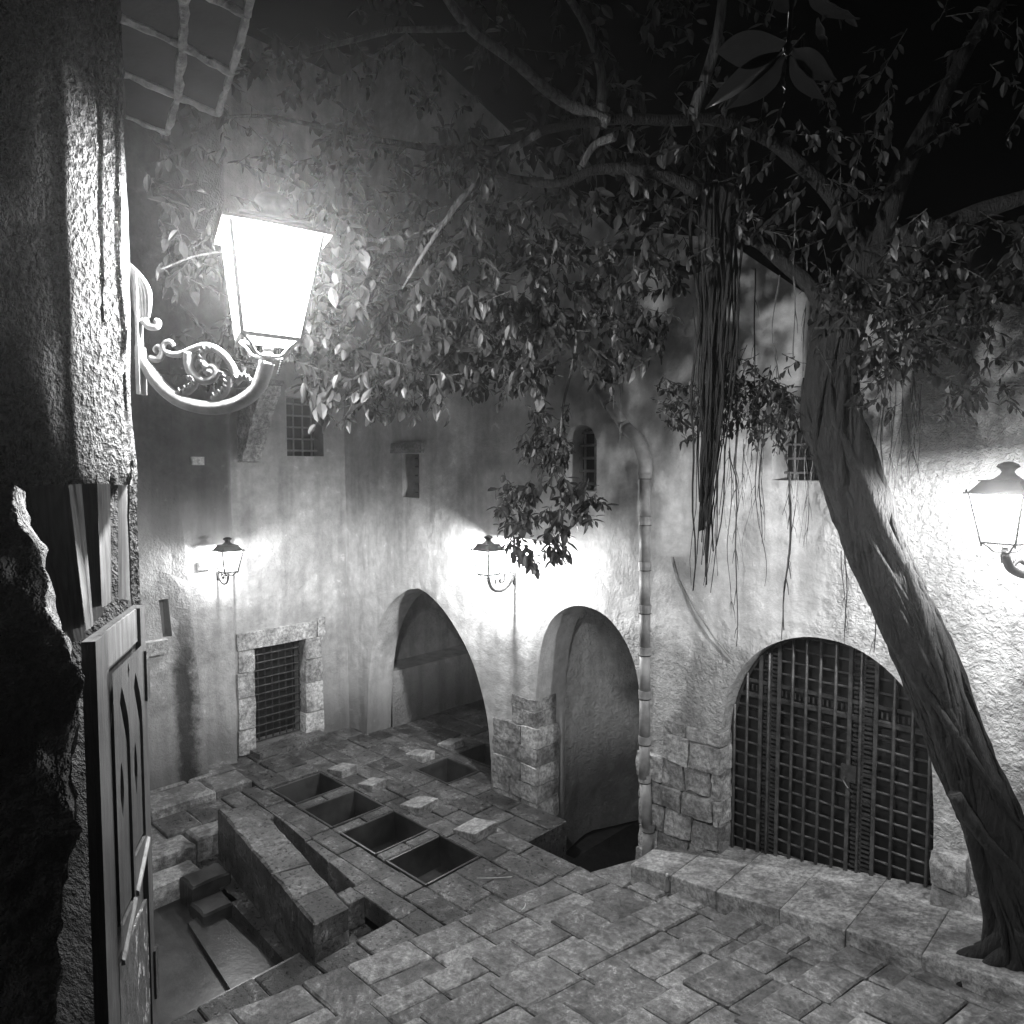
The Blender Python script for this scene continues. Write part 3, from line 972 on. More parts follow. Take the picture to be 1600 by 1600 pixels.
def lantern(label, loc, bracket_dir, yaw, w=.5, bh=.44, scale_b=1.0, mat_b=None, sx=None, roll=0, detail=True, watt=100.0, hoodh=1.0, bulb=.03):
    """local frame: origin at the cup that carries the lamp; bracket in the local xz plane reaching to -x"""
    mat_b = mat_b or M_IRON
    t = thing('wall_lantern', label, 'lantern', loc, 'lit wall lanterns')
    t['_local'] = 1
    t.rotation_euler = (0, 0, math.atan2(bracket_dir[1], bracket_dir[0]))
    s = scale_b
    kx = (sx or s) / s
    P = lambda pts: [Vector((zp(*p)[0] * s * kx, 0, zp(*p)[2] * s)) for p in pts]
    def curve(name, pts, r0, r1, sides=8, n=5, dy=0):
        c = catmull(P(pts), n)
        m = len(c)
        rad = [s * (1.3 if detail else 1.0) * (r0 + (r1 - r0) * i / (m - 1)) for i in range(m)]
        for q in c: q.y += dy
        return MB().tube(c, rad, sides).build(name, mat_b, t, True)
    curve('bracket_arm', [(195, 830), (240, 915), (340, 1060), (480, 1180), (640, 1240), (800, 1255), (960, 1225), (1080, 1160), (1160, 1080), (1205, 980), (1235, 880)], .020, .024, 10)
    curve('scroll', [(470, 745), (440, 712), (392, 728), (388, 780), (440, 815), (520, 815), (620, 775), (720, 748), (810, 770), (890, 830), (950, 920), (978, 1030)], .007, .013)
    curve('scroll', [(590, 800), (585, 890), (615, 970), (690, 1030), (780, 1020), (815, 960), (780, 915), (730, 930), (735, 975)], .016, .009)
    MB().lathe([(.001, -.018), (.016, -.012), (.02, 0), (.016, .012), (.001, .018)], 8, P([(765, 965)])[0]).build('boss', mat_b, t, True)
    curve('scroll', [(270, 850), (340, 855), (378, 800), (350, 755), (315, 775), (330, 805)], .012, .006)
    if detail:
        for pts in ([(500, 1150), (590, 1110), (640, 1060), (625, 1015), (580, 1010)], [(780, 1190), (870, 1140), (905, 1070), (890, 990), (840, 962)], [(970, 1040), (1040, 1000), (1095, 1040), (1140, 1110)], [(740, 930), (705, 870), (720, 800), (790, 775)]):
            curve('leaf_scroll', pts, .014, .006)
            c = catmull(P(pts), 4)
            mb = MB()
            for i in range(1, len(c), 2):
                mb.tube([c[i] + Vector((0, -.012, 0)), c[i] + Vector((0, -.018, .014)) + (c[i] - c[i-1]).cross(Vector((0, 1, 0))) * .9], [.008, .003], 5)
            mb.build('leaf_lobe', mat_b, t, True)
        mb = MB()
        for k in range(6):                                # fluted leaf at the top of the wall plate
            dx = k * 14
            c = catmull(P([(60 + dx*.2, 40), (130 + dx*.8, 150), (150 + dx*1.7, 280), (155 + dx*1.8, 400), (170 + dx*1.4, 520)]), 5)
            mb.tube(c, [s*(.005 + .006*math.sin(math.pi*i/(len(c)-1))) for i in range(len(c))], 6)
        mb.build('leaf_ornament', mat_b, t, True)
        curve('scroll', [(230, 540), (270, 585), (330, 595), (350, 555), (320, 540)], .014, .008)
        mb = MB()
        for i in range(7):                                # beads hanging from the lamp cup
            p = Vector(zp(1360 - i*6, 860 + i*20)) * s
            mb.lathe([(.001, -.007), (.007, 0), (.001, .007)], 6, p)
        mb.build('beads', mat_b, t, True)
    mb = MB()
    mb.box(-1.0*K*1062*s*kx, -1.0*K*1030*s*kx, -.03*s, .03*s, -.14*s, .05*s)
    if detail: mb.box(-1.0*K*1062*s*kx, -1.0*K*1040*s*kx, -.022*s, .022*s, .05*s, .34*s)
    mb.build('wall_plate', mat_b, t)
    # lamp head
    R = Matrix.Rotation(yaw, 4, 'Z') @ Matrix.Rotation(math.radians(roll), 4, 'Y')
    pw = .022 if detail else .042
    def put(mb, name, mat, smooth=False):
        mb.v = [R @ v for v in mb.v]
        return mb.build(name, mat, t, smooth)
    hb = .28 * w; ht = .44 * w; z0 = .20 * w; z1 = z0 + bh; fl = .52 * w
    put(MB().lathe([(.001, -.01), (.05*w, -.008), (.075*w, .01), (.05*w, .03), (.03*w, .05)], 10), 'cup', mat_b, True)
    put(MB().lathe([(.035*w, .02), (.035*w, .09*w), (.055*w, .1*w), (.055*w, .12*w), (.03*w, .14*w), (.03*w, .2*w)], 10), 'socket', mat_b, True)
    for sx in (-1, 1):
        for sy in (-1, 1):
            a = MB().tube(catmull([(sx*.03*w, sy*.03*w, .01), (sx*.13*w, sy*.13*w, .04*w), (sx*.2*w, sy*.2*w, .13*w), (sx*hb, sy*hb, z0)], 4), pw*.8*w, 6)
            put(a, 'arm', mat_b, True)
            put(MB().tube([(sx*hb, sy*hb, z0 - .03*w), (sx*ht, sy*ht, z1)], pw*w, 4), 'post', mat_b)
            put(MB().lathe([(.001, -.075*w), (.02*w, -.06*w), (.014*w, -.03*w), (.02*w, 0)], 6, (sx*hb, sy*hb, z0)), 'drop', mat_b)
            put(MB().lathe([(.022*w, 0), (.016*w, .03*w), (.02*w, .045*w), (.001, .06*w)], 6, (sx*fl*.92, sy*fl*.92, z1 + .025*w)), 'knob', mat_b)
    for (ax, sg) in ((0, 1), (0, -1), (1, 1), (1, -1)):
        i = .96
        if ax == 0: q = [(sg*hb*i, -hb*i, z0+.01), (sg*hb*i, hb*i, z0+.01), (sg*ht*i, ht*i, z1-.005), (sg*ht*i, -ht*i, z1-.005)]
        else: q = [(-hb*i, sg*hb*i, z0+.01), (hb*i, sg*hb*i, z0+.01), (ht*i, sg*ht*i, z1-.005), (-ht*i, sg*ht*i, z1-.005)]
        put(MB().add(q, [(0, 1, 2, 3)]), 'pane', M_GLOW)
        if ax == 0: r = [(sg*hb, -hb, z0), (sg*hb, hb, z0)]
        else: r = [(-hb, sg*hb, z0), (hb, sg*hb, z0)]
        put(MB().tube(r, pw*1.1*w, 4), 'rail', mat_b)
    put(MB().add([(-hb*.9, -hb*.9, z0+.012), (hb*.9, -hb*.9, z0+.012), (hb*.9, hb*.9, z0+.012), (-hb*.9, hb*.9, z0+.012)], [(0, 1, 2, 3)]), 'bottom_pane', M_GLOW)
    # projecting eave with a hole in the middle is closed by the hood above it
    f = MB()
    for (a, b, c, d) in ((-fl, fl, -fl, -ht*.98), (-fl, fl, ht*.98, fl), (-fl, -ht*.98, -ht*.98, ht*.98), (ht*.98, fl, -ht*.98, ht*.98)):
        f.box(a, b, c, d, z1, z1 + .03*w)
    put(f, 'eave', mat_b)
    h0, h1, zr, zt = .46*w, .31*w, z1 + .03*w, z1 + .03*w + .2*w*hoodh
    hood = MB()
    hood.add([(-h0,-h0,zr),(h0,-h0,zr),(h0,h0,zr),(-h0,h0,zr),(-h1,-h1,zt),(h1,-h1,zt),(h1,h1,zt),(-h1,h1,zt)], [(0,1,5,4),(1,2,6,5),(2,3,7,6),(3,0,4,7),(4,5,6,7)])
    put(hood, 'hood', mat_b)
    rim = MB().box(-h1*1.12, h1*1.12, -h1*1.12, h1*1.12, zt, zt + .025*w)
    put(rim, 'hood_rim', mat_b)
    put(MB().lathe([(.28*w, zt+.025*w), (.22*w, zt+.05*w), (.13*w, zt+.12*w), (.10*w, zt+.17*w), (.13*w, zt+.22*w), (.19*w, zt+.26*w), (.16*w, zt+.31*w), (.07*w, zt+.35*w), (.001, zt+.36*w)], 14), 'finial', mat_b, True)
    put(MB().lathe([(.001, z1-.15), (.02, z1-.14), (.034, z1-.10), (.024, z1-.05), (.016, z1-.02)], 10), 'bulb', M_GLOW, True)
    ld = bpy.data.lights.new('bulb_light', 'POINT')
    ld.energy = watt; ld.shadow_soft_size = .045 if watt < 600 else .08; ld.color = (1, 1, 1)
    lo = bpy.data.objects.new('bulb_light', ld)
    lo.location = R @ Vector((0, 0, z1 - bulb)); lo.parent = t
    C.objects.link(lo)
    return t


# large near lantern
NL = at(418, 562, 3.0)
lantern('large near lantern on an ornate scrolled bracket beside the rough stucco corner', NL, RIGHT, math.radians(26), .385, .40, 1.0, M_IRONLIT, None, 3, True, WATT_NEAR, .45, .085)
# lantern on the end wall
p = Vector((-4.20, -2.36, 2.96))
lantern('small lantern on the end wall to the side of the grated doorway', p + Vector((.36, 0, 0)), (1, 0), 0, .34, .30, .68, M_IRONDARK, None, 0, False, WATT_END)
# lantern between the arches
lantern('small lantern high between the pointed arch and the round arch, partly behind leaves', Vector((-.37, -.50, 3.08)), (0, -1), 0, .33, .31, .95, M_IRONDARK, None, 0, False, WATT_MID)
# lantern on the rough side wall
RL = at(1570, 865, 4.95)
nrm = Vector((-math.sin(BEND), -math.cos(BEND), 0))
RLd = (RL - Vector((5, 0, 0))).dot(nrm)
lantern('lantern cut by the picture edge, on the rough wall behind the fig trunk', RL, nrm, 0, .37, .33, .95, M_IRONDARK, RLd / (1046 * K), 0, True, WATT_SIDE)

# ------------------------------------------------------------------ near building at the picture's edge: stucco corner, eave, boards, wooden door
def plan(px, depth): p = at(px, 730, depth); return Vector((p.x, p.y))
nb = thing('corner_house', 'dark stucco house corner close by, with a doorway below and a tiled eave', 'house', at(100, 730, 2.4))
A = plan(213, 2.78); B = plan(124, 2.64); Cc = plan(-260, 2.35); A2 = plan(195, 4.2); 
dAB = (A - B).normalized(); nAB = Vector((dAB.y, -dAB.x))
# rounded near corner between the lit face and the shaded face
dBC = (Cc - B).normalized()
r = .10
corner = [B + dBC * r, B + dBC * r * .45 + dAB * r * .08, B + dAB * r * .08 * 1 + dBC * r * .12, B + dAB * r * .45, B + dAB * r]
corner = [(p.x, p.y) for p in catmull([Vector((q.x, q.y, 0)) for q in corner], 4)]
loop = [Cc] + [Vector(c) for c in corner] + [B.lerp(A, t) for t in (.45, .6, .75, .9)] + [A - dAB * .03, A - nAB * .02, A2]
ZB = 4.50                                              # underside of the upper wall
zl = [ZB - .03, ZB, ZB + .06] + [ZB + .06 + .16 * k for k in range(1, 26)]
mb = MB()
n = len(loop)
cen = sum(loop, Vector((0, 0))) / n
vv = []
dense = []
for i in range(n - 1):
    a, b = loop[i], loop[i+1]
    k = max(1, int((b - a).length / .06))
    dense += [a.lerp(b, q / k) for q in range(k)]
dense.append(loop[-1])
n = len(dense)
for zi, z in enumerate(zl):
    for q in dense:
        w = Vector((q.x, q.y, z))
        w += noise.noise_vector(w * 2.6) * .022 + noise.noise_vector(w * 9) * .008
        if zi == 0: w += Vector(((cen.x - q.x), (cen.y - q.y), 0)) * .05
        vv.append(w)
mb.add(vv, [(k*n+i, k*n+i+1, (k+1)*n+i+1, (k+1)*n+i) for k in range(len(zl)-1) for i in range(n-1)])
mb.add([(q.x, q.y, ZB - .02) for q in dense], [tuple(range(n))])
mb.build('upper_wall', M_STUCCO, nb, True)
# far jamb: a slim strip of wall that runs on down beside the door
J = MB()
ja, jb = A - dAB * .03, A
jv = []
rows = [ZB - .01 - .14 * k for k in range(26)]
for z in rows:
    for q in (ja - nAB * .015, ja + nAB * .0, jb + nAB * .0, jb - nAB * .015):
        w = Vector((q.x, q.y, z)); w += noise.noise_vector(w * 6) * .012; jv.append(w)
J.add(jv, [(k*4+i, (k+1)*4+i, (k+1)*4+i+1, k*4+i+1) for k in range(len(rows)-1) for i in range(3)])
J.build('far_jamb', M_STUCCO, nb)
# rough rubble jamb on the near side
ol = [(-260, 770), (30, 790), (62, 860), (84, 950), (108, 1010), (122, 1060), (122, 1150), (112, 1210), (116, 1300), (96, 1360), (84, 1440), (92, 1520), (80, 1700), (-260, 1700)]
D0 = 2.1
mb = MB()
hgrid = []
rows = 120
for k in range(rows + 1):
    py = 770 + (1720 - 770) * k / rows
    # right edge of the rubble at this height
    xe = 30
    for (xa, ya), (xb, yb) in zip(ol[1:-1], ol[2:]):
        if min(ya, yb) <= py <= max(ya, yb) and yb != ya: xe = xa + (xb - xa) * (py - ya) / (yb - ya)
    for i in range(43):
        t = i / 40
        if t <= 1:
            px = -260 + (xe + 260) * t; dep = D0 - .25 * (1 - t)
        else:
            px = xe + (i - 40) * 1.5; dep = D0 + (i - 40) * .09
        w = at(px, py, dep)
        w += noise.noise_vector(w * 4) * .03 + noise.noise_vector(w * 13) * .022 + noise.noise_vector(w * 40) * .006
        hgrid.append(w)
mb.add(hgrid, [(k*43+i, (k+1)*43+i, (k+1)*43+i+1, k*43+i+1) for k in range(rows) for i in range(42)])
mb.build('rubble_jamb', M_ROCK, nb, True)
# dark room behind the doorway
bk = [at(-260, 700, 4.4), at(200, 700, 4.0), at(200, 1800, 4.0), at(-260, 1800, 4.4)]
MB().add(bk, [(0, 1, 2, 3)]).build('inner_wall', M_ROCK, nb)
# old boards of the doorway hood
BRD = [((40, 770, 98, 775), (97, 1010, 128, 1000), 2.22, .03), ((104, 765, 118, 765), (134, 985, 140, 978), 2.24, .03), ((122, 760, 144, 758), (142, 975, 158, 960), 2.34, .02), ((150, 752, 156, 752), (160, 948, 164, 945), 2.36, .03), ((158, 752, 166, 752), (166, 944, 169, 942), 2.40, .03), ((184, 752, 192, 752), (186, 938, 198, 940), 2.55, .03)]
for (t0, b0, dep, th) in BRD:
    dep *= 1.2
    t0 = (t0[0], t0[1] - 30, t0[2], t0[3] - 30)
    q = [at(t0[0], t0[1], dep - .03), at(t0[2], t0[3], dep + .07), at(b0[2], b0[3], dep + .07), at(b0[0], b0[1], dep - .03)]
    qq = [p + HEAD * th for p in q]
    s = MB().add(q + qq, [(0, 1, 2, 3), (7, 6, 5, 4), (0, 4, 5, 1), (1, 5, 6, 2), (2, 6, 7, 3), (3, 7, 4, 0)])
    for v in s.v: v += noise.noise_vector(v * 7) * .004
    s.build('board', M_WOODOLD, nb)

# carved wooden door leaf, standing along the line of sight
dn, df = plan(129, 2.15), plan(211, 2.74)
dd = (df - dn); DW = dd.length; dd.normalize(); dnrm = Vector((dd.y, -dd.x))
if dnrm.dot(Vector((CAM.x, CAM.y)) - dn) < 0: dnrm = -dnrm
ZT = at(129, 1003, 2.15).z
def dmap(u, v, d): q = dn + dd * u - dnrm * (d * .6); return (q.x, q.y, ZT + v * 1.06)
door = thing('carved_door', 'tall carved wooden door with pointed tracery panels, seen edge-on', 'door', dmap(DW/2, -2.2, 0))
def dbox(u0, u1, v0, v1, d0, d1):
    vv = [dmap(u, v, d) for d in (d0, d1) for (u, v) in ((u0, v0), (u1, v0), (u1, v1), (u0, v1))]
    return MB().add(vv, [(0, 1, 2, 3), (7, 6, 5, 4), (0, 4, 5, 1), (1, 5, 6, 2), (2, 6, 7, 3), (3, 7, 4, 0)])
dbox(0, DW, -2.6, .0, .0, .035).build('leaf_board', M_WOOD, door)
for (u0, u1) in ((.0, .085), (.092, .15)): dbox(u0, u1, -2.6, -.0, -.03 if u0 < .05 else -.018, -.001).build('stile', M_WOOD, door)
dbox(DW - .07, DW - .002, -2.6, -.001, -.03, -.001).build('stile', M_WOOD, door)
dbox(.152, DW - .072, -.115, -.002, -.012, -.001).build('top_rail', M_WOODTOP, door)
def lancet(u0, u1, v0, v1):
    m_ = (u0 + u1) / 2
    return [(u0, v0), (u1, v0)] + arc([(u1, v1 - .22), (u1 - .01, v1 - .12), (m_ + .015, v1 - .02)], 4) + [(m_, v1)] + arc([(m_ - .015, v1 - .02), (u0 + .01, v1 - .12), (u0, v1 - .22)], 4)
mid = .152 + (DW - .224) / 2
panel = MB()
drop = [(mid + .06, -.30), (mid + .085, -.36), (mid + .06, -.42), (mid + .04, -.36)]
dm2 = lambda u, v, d: dmap(u, v, d - .034)
sheet(panel, [(.153, -1.02), (DW - .073, -.86), (DW - .073, -.13), (.153, -.13)],
      [lancet(.175, mid - .012, -.93, -.20), lancet(mid + .012, DW - .095, -.80, -.20), [(mid - .012, -.17), (mid, -.195), (mid + .012, -.17), (mid, -.145)]], dm2, .08, 0, [.033, .033, .033])
panel.build('tracery_panel', M_WOOD, door)
for (u0, u1, v0) in ((.178, mid - .016, -.92), (mid + .016, DW - .098, -.79)):
    c = (u0 + u1) / 2
    pan = MB()
    sheet(pan, [(u0, v0), (u1, v0), (u1, -.40), (c, -.24), (u0, -.40)], [arc([(c, -.62), (c + .022, -.53), (c, -.44), (c - .022, -.53), (c, -.62)], 3)[:-1]], lambda u, v, d: dmap(u, v, d - .02), .08, 0, [.019])
    pan.build('lancet_panel', M_WOOD, door)
dbox(.153, DW - .073, -1.9, -1.04, -.02, -.001).build('lower_panel', M_PEEL, door)
for (a, b) in ((.153, mid - .01), (mid + .01, DW - .073)):
    s = MB()
    va, vb = -1.02 + (a - .153) * .55, -1.02 + (b - .153) * .55
    s.add([dmap(a, va - .022, -.03), dmap(b, vb - .022, -.03), dmap(b, vb, -.03), dmap(a, va, -.03), dmap(a, va - .022, -.05), dmap(b, vb - .022, -.05), dmap(b, vb - .008, -.05), dmap(a, va - .008, -.05)],
          [(3, 2, 1, 0), (4, 5, 6, 7), (0, 1, 5, 4), (1, 2, 6, 5), (2, 3, 7, 6), (3, 0, 4, 7)])
    s.build('weather_bar', M_WOODTOP, door)
for v in (-.25, -1.35): dbox(DW - .035, DW + .01, v - .09, v + .09, -.045, -.031).build('hinge', M_IRON, door)

# tiled eave high on the corner, seen from below: dark tiles, pale mortar joints
eave = thing('tiled_eave', 'jagged underside of a tiled eave with pale mortar joints, high on the corner', 'eave', at(260, 100, 2.8))
HZ = CAM.z + 1.52
def hz(px, py):
    d = ray(px, py); return CAM + d * ((HZ - CAM.z) / d.z)
NODES = {}
pix = {(0,0): (188, 25), (1,0): (285, 68), (2,0): (362, 112), (0,1): (192, 112), (1,1): (278, 148), (2,1): (340, 176), (0,2): (196, 180), (1,2): (262, 207), (0,-1): (184, -70), (1,-1): (288, -30), (2,-1): (386, 22), (3,-1): (480, 66), (0,-2): (180, -180), (1,-2): (290, -140), (2,-2): (400, -90), (3,-2): (500, -40)}
for k, v in pix.items(): NODES[k] = hz(*v)
for (i, j) in ((0, 0), (1, 0), (0, 1), (0, -1), (1, -1), (0, -2), (1, -2)):
    q = [NODES[(i, j)], NODES[(i+1, j)], NODES[(i+1, j+1)], NODES[(i, j+1)]] if (i+1, j+1) in NODES and (i, j+1) in NODES else None
    if not q: continue
    c = sum(q, Vector()) / 4
    q = [p.lerp(c, .03) for p in q]
    t_ = [p + Vector((0, 0, .03)) for p in q]
    MB().add(q + t_, [(3, 2, 1, 0), (4, 5, 6, 7), (0, 1, 5, 4), (1, 2, 6, 5), (2, 3, 7, 6), (3, 0, 4, 7)]).build('tile', M_TILE, eave)
JO = [((0,0),(1,0)), ((1,0),(2,0)), ((0,1),(1,1)), ((1,1),(2,1)), ((0,2),(1,2)), ((1,-2),(1,-1)), ((1,-1),(1,0)), ((1,0),(1,1)), ((1,1),(1,2)), ((2,-1),(2,0)), ((2,0),(2,1)), ((0,-1),(1,-1)), ((1,-1),(2,-1)), ((2,-2),(2,-1))]
for a, b in JO:
    p, q = NODES[a], NODES[b]
    c = [p.lerp(q, t / 7) for t in range(8)]
    edge = a[0] == 2 or b == (1, 2) or a == (0, 2)
    rr = [(.008 if edge else .013) + random.uniform(0, .009) for _ in c]
    c = [w + noise.noise_vector(w * 14) * .006 - Vector((0, 0, .004)) for w in c]
    MB().tube(c, rr, 6).build('mortar_joint', M_MORTAR, eave)

# ------------------------------------------------------------------ the fig tree
tree = thing('fig_tree', 'leaning fig tree with a fibrous trunk, roots on the ledge and hanging aerial roots', 'tree', at(1600, 1500, 4.9))
def pts(l): return [at(*q) for q in l]
trunk = catmull(pts([(1625, 1590, 5.25), (1602, 1450, 5.32), (1560, 1310, 5.38), (1508, 1190, 5.40), (1462, 1070, 5.42), (1410, 950, 5.42), (1366, 850, 5.42), (1332, 750, 5.42), (1303, 670, 5.42), (1295, 590, 5.42), (1320, 500, 5.4), (1360, 410, 5.35)]), 6)
m = len(trunk)
rad = []
for i in range(m):
    t = i / (m - 1)
    rad.append(.21 - .055 * t - .03 * max(0, .2 - t) / .2 + .03 * math.exp(-((t - .72) / .08) ** 2))
mb = MB()
mb.tube(trunk, rad, 20)
for i, v in enumerate(mb.v):
    v += noise.noise_vector(v * 3.2) * .05 + noise.noise_vector(Vector((v.x * 9, v.y * 9, v.z * 2))) * .02
for k in range(44):                                       # strands wrapped along the trunk
    a0 = random.uniform(0, 6.28); tw = random.uniform(-1.5, 2.4) * (1.6 if k < 14 else 1)
    i0 = random.randint(0, m // 2); i1 = min(m - 1, i0 + random.randint(14, 40))
    c = []
    for i in range(i0, i1):
        t = (trunk[min(i+1, m-1)] - trunk[max(i-1, 0)]).normalized()
        u = t.orthogonal().normalized(); w = t.cross(u)
        a = a0 + tw * (i - i0) / 20
        c.append(trunk[i] + (u * math.cos(a) + w * math.sin(a)) * (rad[i] * random.uniform(.97, 1.06)))
    r0 = random.uniform(.008, .03) if k > 13 else random.uniform(.035, .055)
    if len(c) > 3: mb.tube(c, [r0 * (1 - .6 * abs(2 * q / (len(c) - 1) - 1)) for q in range(len(c))], 6)
mb.build('trunk', M_BARK, tree, True)
# root flare and roots gripping the ledge
ROOTS = [([(1560, 1330, 5.30), (1572, 1420, 5.35), (1550, 1480, 5.42), (1505, 1495, 5.50), (1484, 1522, 5.46), (1490, 1556, 5.42)], .085, .035),
         ([(1540, 1290, 5.30), (1562, 1380, 5.32), (1585, 1470, 5.30), (1545, 1512, 5.35), (1508, 1528, 5.38), (1500, 1562, 5.36)], .085, .04),
         ([(1500, 1215, 5.30), (1525, 1330, 5.30), (1546, 1430, 5.40), (1538, 1492, 5.55), (1530, 1515, 5.60)], .06, .035),
         ([(1600, 1450, 5.20), (1592, 1500, 5.25), (1565, 1528, 5.30), (1530, 1562, 5.28)], .07, .035),
         ([(1490, 1240, 5.24), (1530, 1300, 5.22), (1590, 1370, 5.18), (1640, 1460, 5.10)], .05, .05),
         ([(1575, 1490, 5.40), (1548, 1476, 5.52), (1515, 1484, 5.64), (1490, 1500, 5.66)], .05, .025),
         ([(1620, 1500, 5.20), (1585, 1545, 5.24), (1560, 1580, 5.2)], .05, .02)]
for l, r0, r1 in ROOTS:
    c = catmull(pts(l), 6)
    mb = MB().tube(c, [r0 + (r1 - r0) * i / (len(c) - 1) for i in range(len(c))], 10)
    for v in mb.v: v += noise.noise_vector(v * 8) * .015
    mb.build('root', M_BARK, tree, True)
LIMBS = [([(1360, 420, 5.4), (1310, 330, 5.4), (1230, 240, 5.3), (1150, 195, 5.15), (1080, 185, 5.0), (940, 185, 4.8), (830, 212, 4.6), (715, 228, 4.5), (590, 216, 4.4)], .065, .016),
         ([(1360, 410, 5.35), (1420, 380, 5.2), (1520, 335, 5.0), (1640, 290, 4.8), (1800, 200, 4.5)], .13, .015),
         ([(1360, 420, 5.35), (1400, 300, 5.3), (1450, 200, 5.3), (1520, 60, 5.3), (1600, -60, 5.3), (1680, -200, 5.3)], .10, .015),
         ([(1330, 560, 5.4), (1250, 430, 5.6), (1160, 370, 5.7), (1080, 420, 5.7), (1010, 400, 5.6), (870, 395, 5.4), (780, 440, 5.3)], .07, .01),
         ([(1080, 190, 5.0), (1120, 60, 5.0), (1140, -60, 5.0)], .04, .03),
         ([(950, 187, 4.8), (885, 160, 4.75), (800, 95, 4.6), (735, 45, 4.5), (680, -30, 4.4)], .042, .026),
         ([(936, 180, 4.8), (938, 120, 4.8), (916, 45, 4.75), (878, -20, 4.7)], .034, .024),
         ([(1090, 300, 5.1), (1000, 270, 5.0), (930, 265, 4.95), (870, 290, 4.9), (800, 280, 4.8), (780, 250, 4.75)], .05, .018),
         ([(840, 210, 4.6), (780, 250, 4.6), (715, 315, 4.6), (680, 358, 4.6), (590, 376, 4.5)], .03, .012),
         ([(690, 350, 4.6), (655, 410, 4.6), (630, 450, 4.6)], .016, .006),
         ([(960, 210, 4.85), (925, 225, 4.9), (905, 260, 4.9)], .03, .02),
         ([(715, 228, 4.5), (705, 250, 4.45), (700, 300, 4.4)], .008, .004),
         ([(600, 216, 4.4), (480, 190, 4.2), (360, 180, 4.0), (300, 210, 3.9)], .018, .006),
         ([(735, 45, 4.5), (560, 60, 4.3), (400, 110, 4.1), (280, 150, 3.9)], .022, .006),
         ([(590, 376, 4.5), (500, 370, 4.3), (330, 395, 4.1), (250, 420, 4.0)], .012, .004),
         ([(1360, 440, 5.3), (1440, 420, 5.0), (1520, 450, 4.7), (1600, 480, 4.5)], .05, .012),
         ([(905, 440, 5.6), (900, 520, 5.75), (884, 620, 5.8), (862, 760, 5.85)], .016, .008),
         ([(940, 400, 5.6), (930, 460, 5.65), (895, 520, 5.7)], .014, .01),
         ([(870, 395, 5.4), (700, 455, 5.2), (560, 480, 4.9)], .015, .006)]
for l, r0, r1 in LIMBS:
    c = catmull(pts(l), 6)
    c = [p + noise.noise_vector(p * 2.5) * .03 for p in c]
    MB().tube(c, [r0 + (r1 - r0) * (i / (len(c) - 1)) ** .8 for i in range(len(c))], 8).build('limb', M_BARK if r0 > .045 else M_TWIG, tree, True)

# hanging aerial roots
def aerial(px, y0, y1, dep, r=.006, wig=.03, n=12):
    c = []
    ph = random.uniform(0, 9)
    for i in range(n + 1):
        t = i / n
        p = at(px, y0 + (y1 - y0) * t, dep)
        p = p + RIGHT * (wig * noise.noise(Vector((ph, p.z * 1.7, 0))) * 2) + HEAD * (wig * noise.noise(Vector((ph, p.z * 1.7, 5))))
        c.append(p)
    mb = MB().tube(c, [r * (1 - .6 * i / n) for i in range(n + 1)], 5)
    for k in range(int(3 + (y1 - y0) / 60)):
        i = random.randint(1, n - 1)
        d = RIGHT * random.uniform(-.05, .05) + HEAD * random.uniform(-.03, .03) + Vector((0, 0, -random.uniform(.06, .18)))
        mb.tube([c[i], c[i] + d * .5, c[i] + d * .8 + Vector((0, 0, -.05))], [r * .5, r * .4, r * .2], 4)
    mb.build('aerial_root', M_TWIG, tree, True)
for a in [(1150, 640, 1010, 6.3, .009), (1140, 700, 960, 6.3, .005), (1192, 660, 850, 6.1, .007), (1228, 740, 985, 6.0, .012), (1240, 740, 900, 6.0, .005), (1262, 750, 830, 5.9, .005), (1322, 860, 1010, 5.7, .006), (1318, 860, 985, 5.7, .004), (1366, 930, 1020, 5.6, .007),
          (1383, 560, 800, 5.5, .007), (1398, 560, 760, 5.5, .005), (1425, 580, 720, 5.4, .007), (1432, 590, 770, 5.4, .004), (1410, 570, 700, 5.4, .004), (1345, 640, 760, 5.5, .005), (1120, 620, 900, 6.2, .005), (1085, 480, 640, 6.3, .004), (960, 430, 640, 5.8, .004), (965, 540, 700, 5.8, .003),
          (1180, 420, 700, 5.9, .006), (1215, 430, 640, 5.8, .006), (1240, 330, 560, 5.6, .008), (1260, 380, 580, 5.6, .006), (1440, 600, 690, 5.4, .003), (1385, 600, 700, 5.5, .004)]:
    aerial(*a)
for k in range(26):
    px_ = random.uniform(1130, 1290) if k < 16 else random.uniform(1370, 1450)
    y_ = random.uniform(600, 720)
    aerial(px_, y_, y_ + random.uniform(80, 260), random.uniform(5.6, 6.3), random.uniform(.002, .005), .06)
mb = MB()                                                 # thick curtain of roots hanging left of the trunk
for k in range(64):
    c = []; ph = random.uniform(0, 50); ox = random.gauss(0, .075); oy = random.gauss(0, .06)
    e = random.uniform(.55, 1.0)
    for i in range(19):
        t = i / 18 * e
        p = at(1120 - 25 * t * t, 190 + 740 * t, 5.6)
        w = 1 - .55 * t
        p = p + RIGHT * (ox * w + .05 * noise.noise(Vector((ph, t * 6, 0)))) + HEAD * (oy * w + .05 * noise.noise(Vector((ph, t * 6, 7))))
        c.append(p)
    r = random.uniform(.006, .020)
    mb.tube(c, [r * (1 - .7 * i / 18) for i in range(19)], 5)
core = [at(1120 - 25 * (i / 18) ** 2, 190 + 640 * i / 18, 5.62) for i in range(19)]
k0 = len(mb.v)
mb.tube(core, [.115 * (1 - .8 * i / 18) for i in range(19)], 12)
for v in mb.v[k0:]: v += noise.noise_vector(Vector((v.x * 14, v.y * 14, v.z * 2.5))) * .05
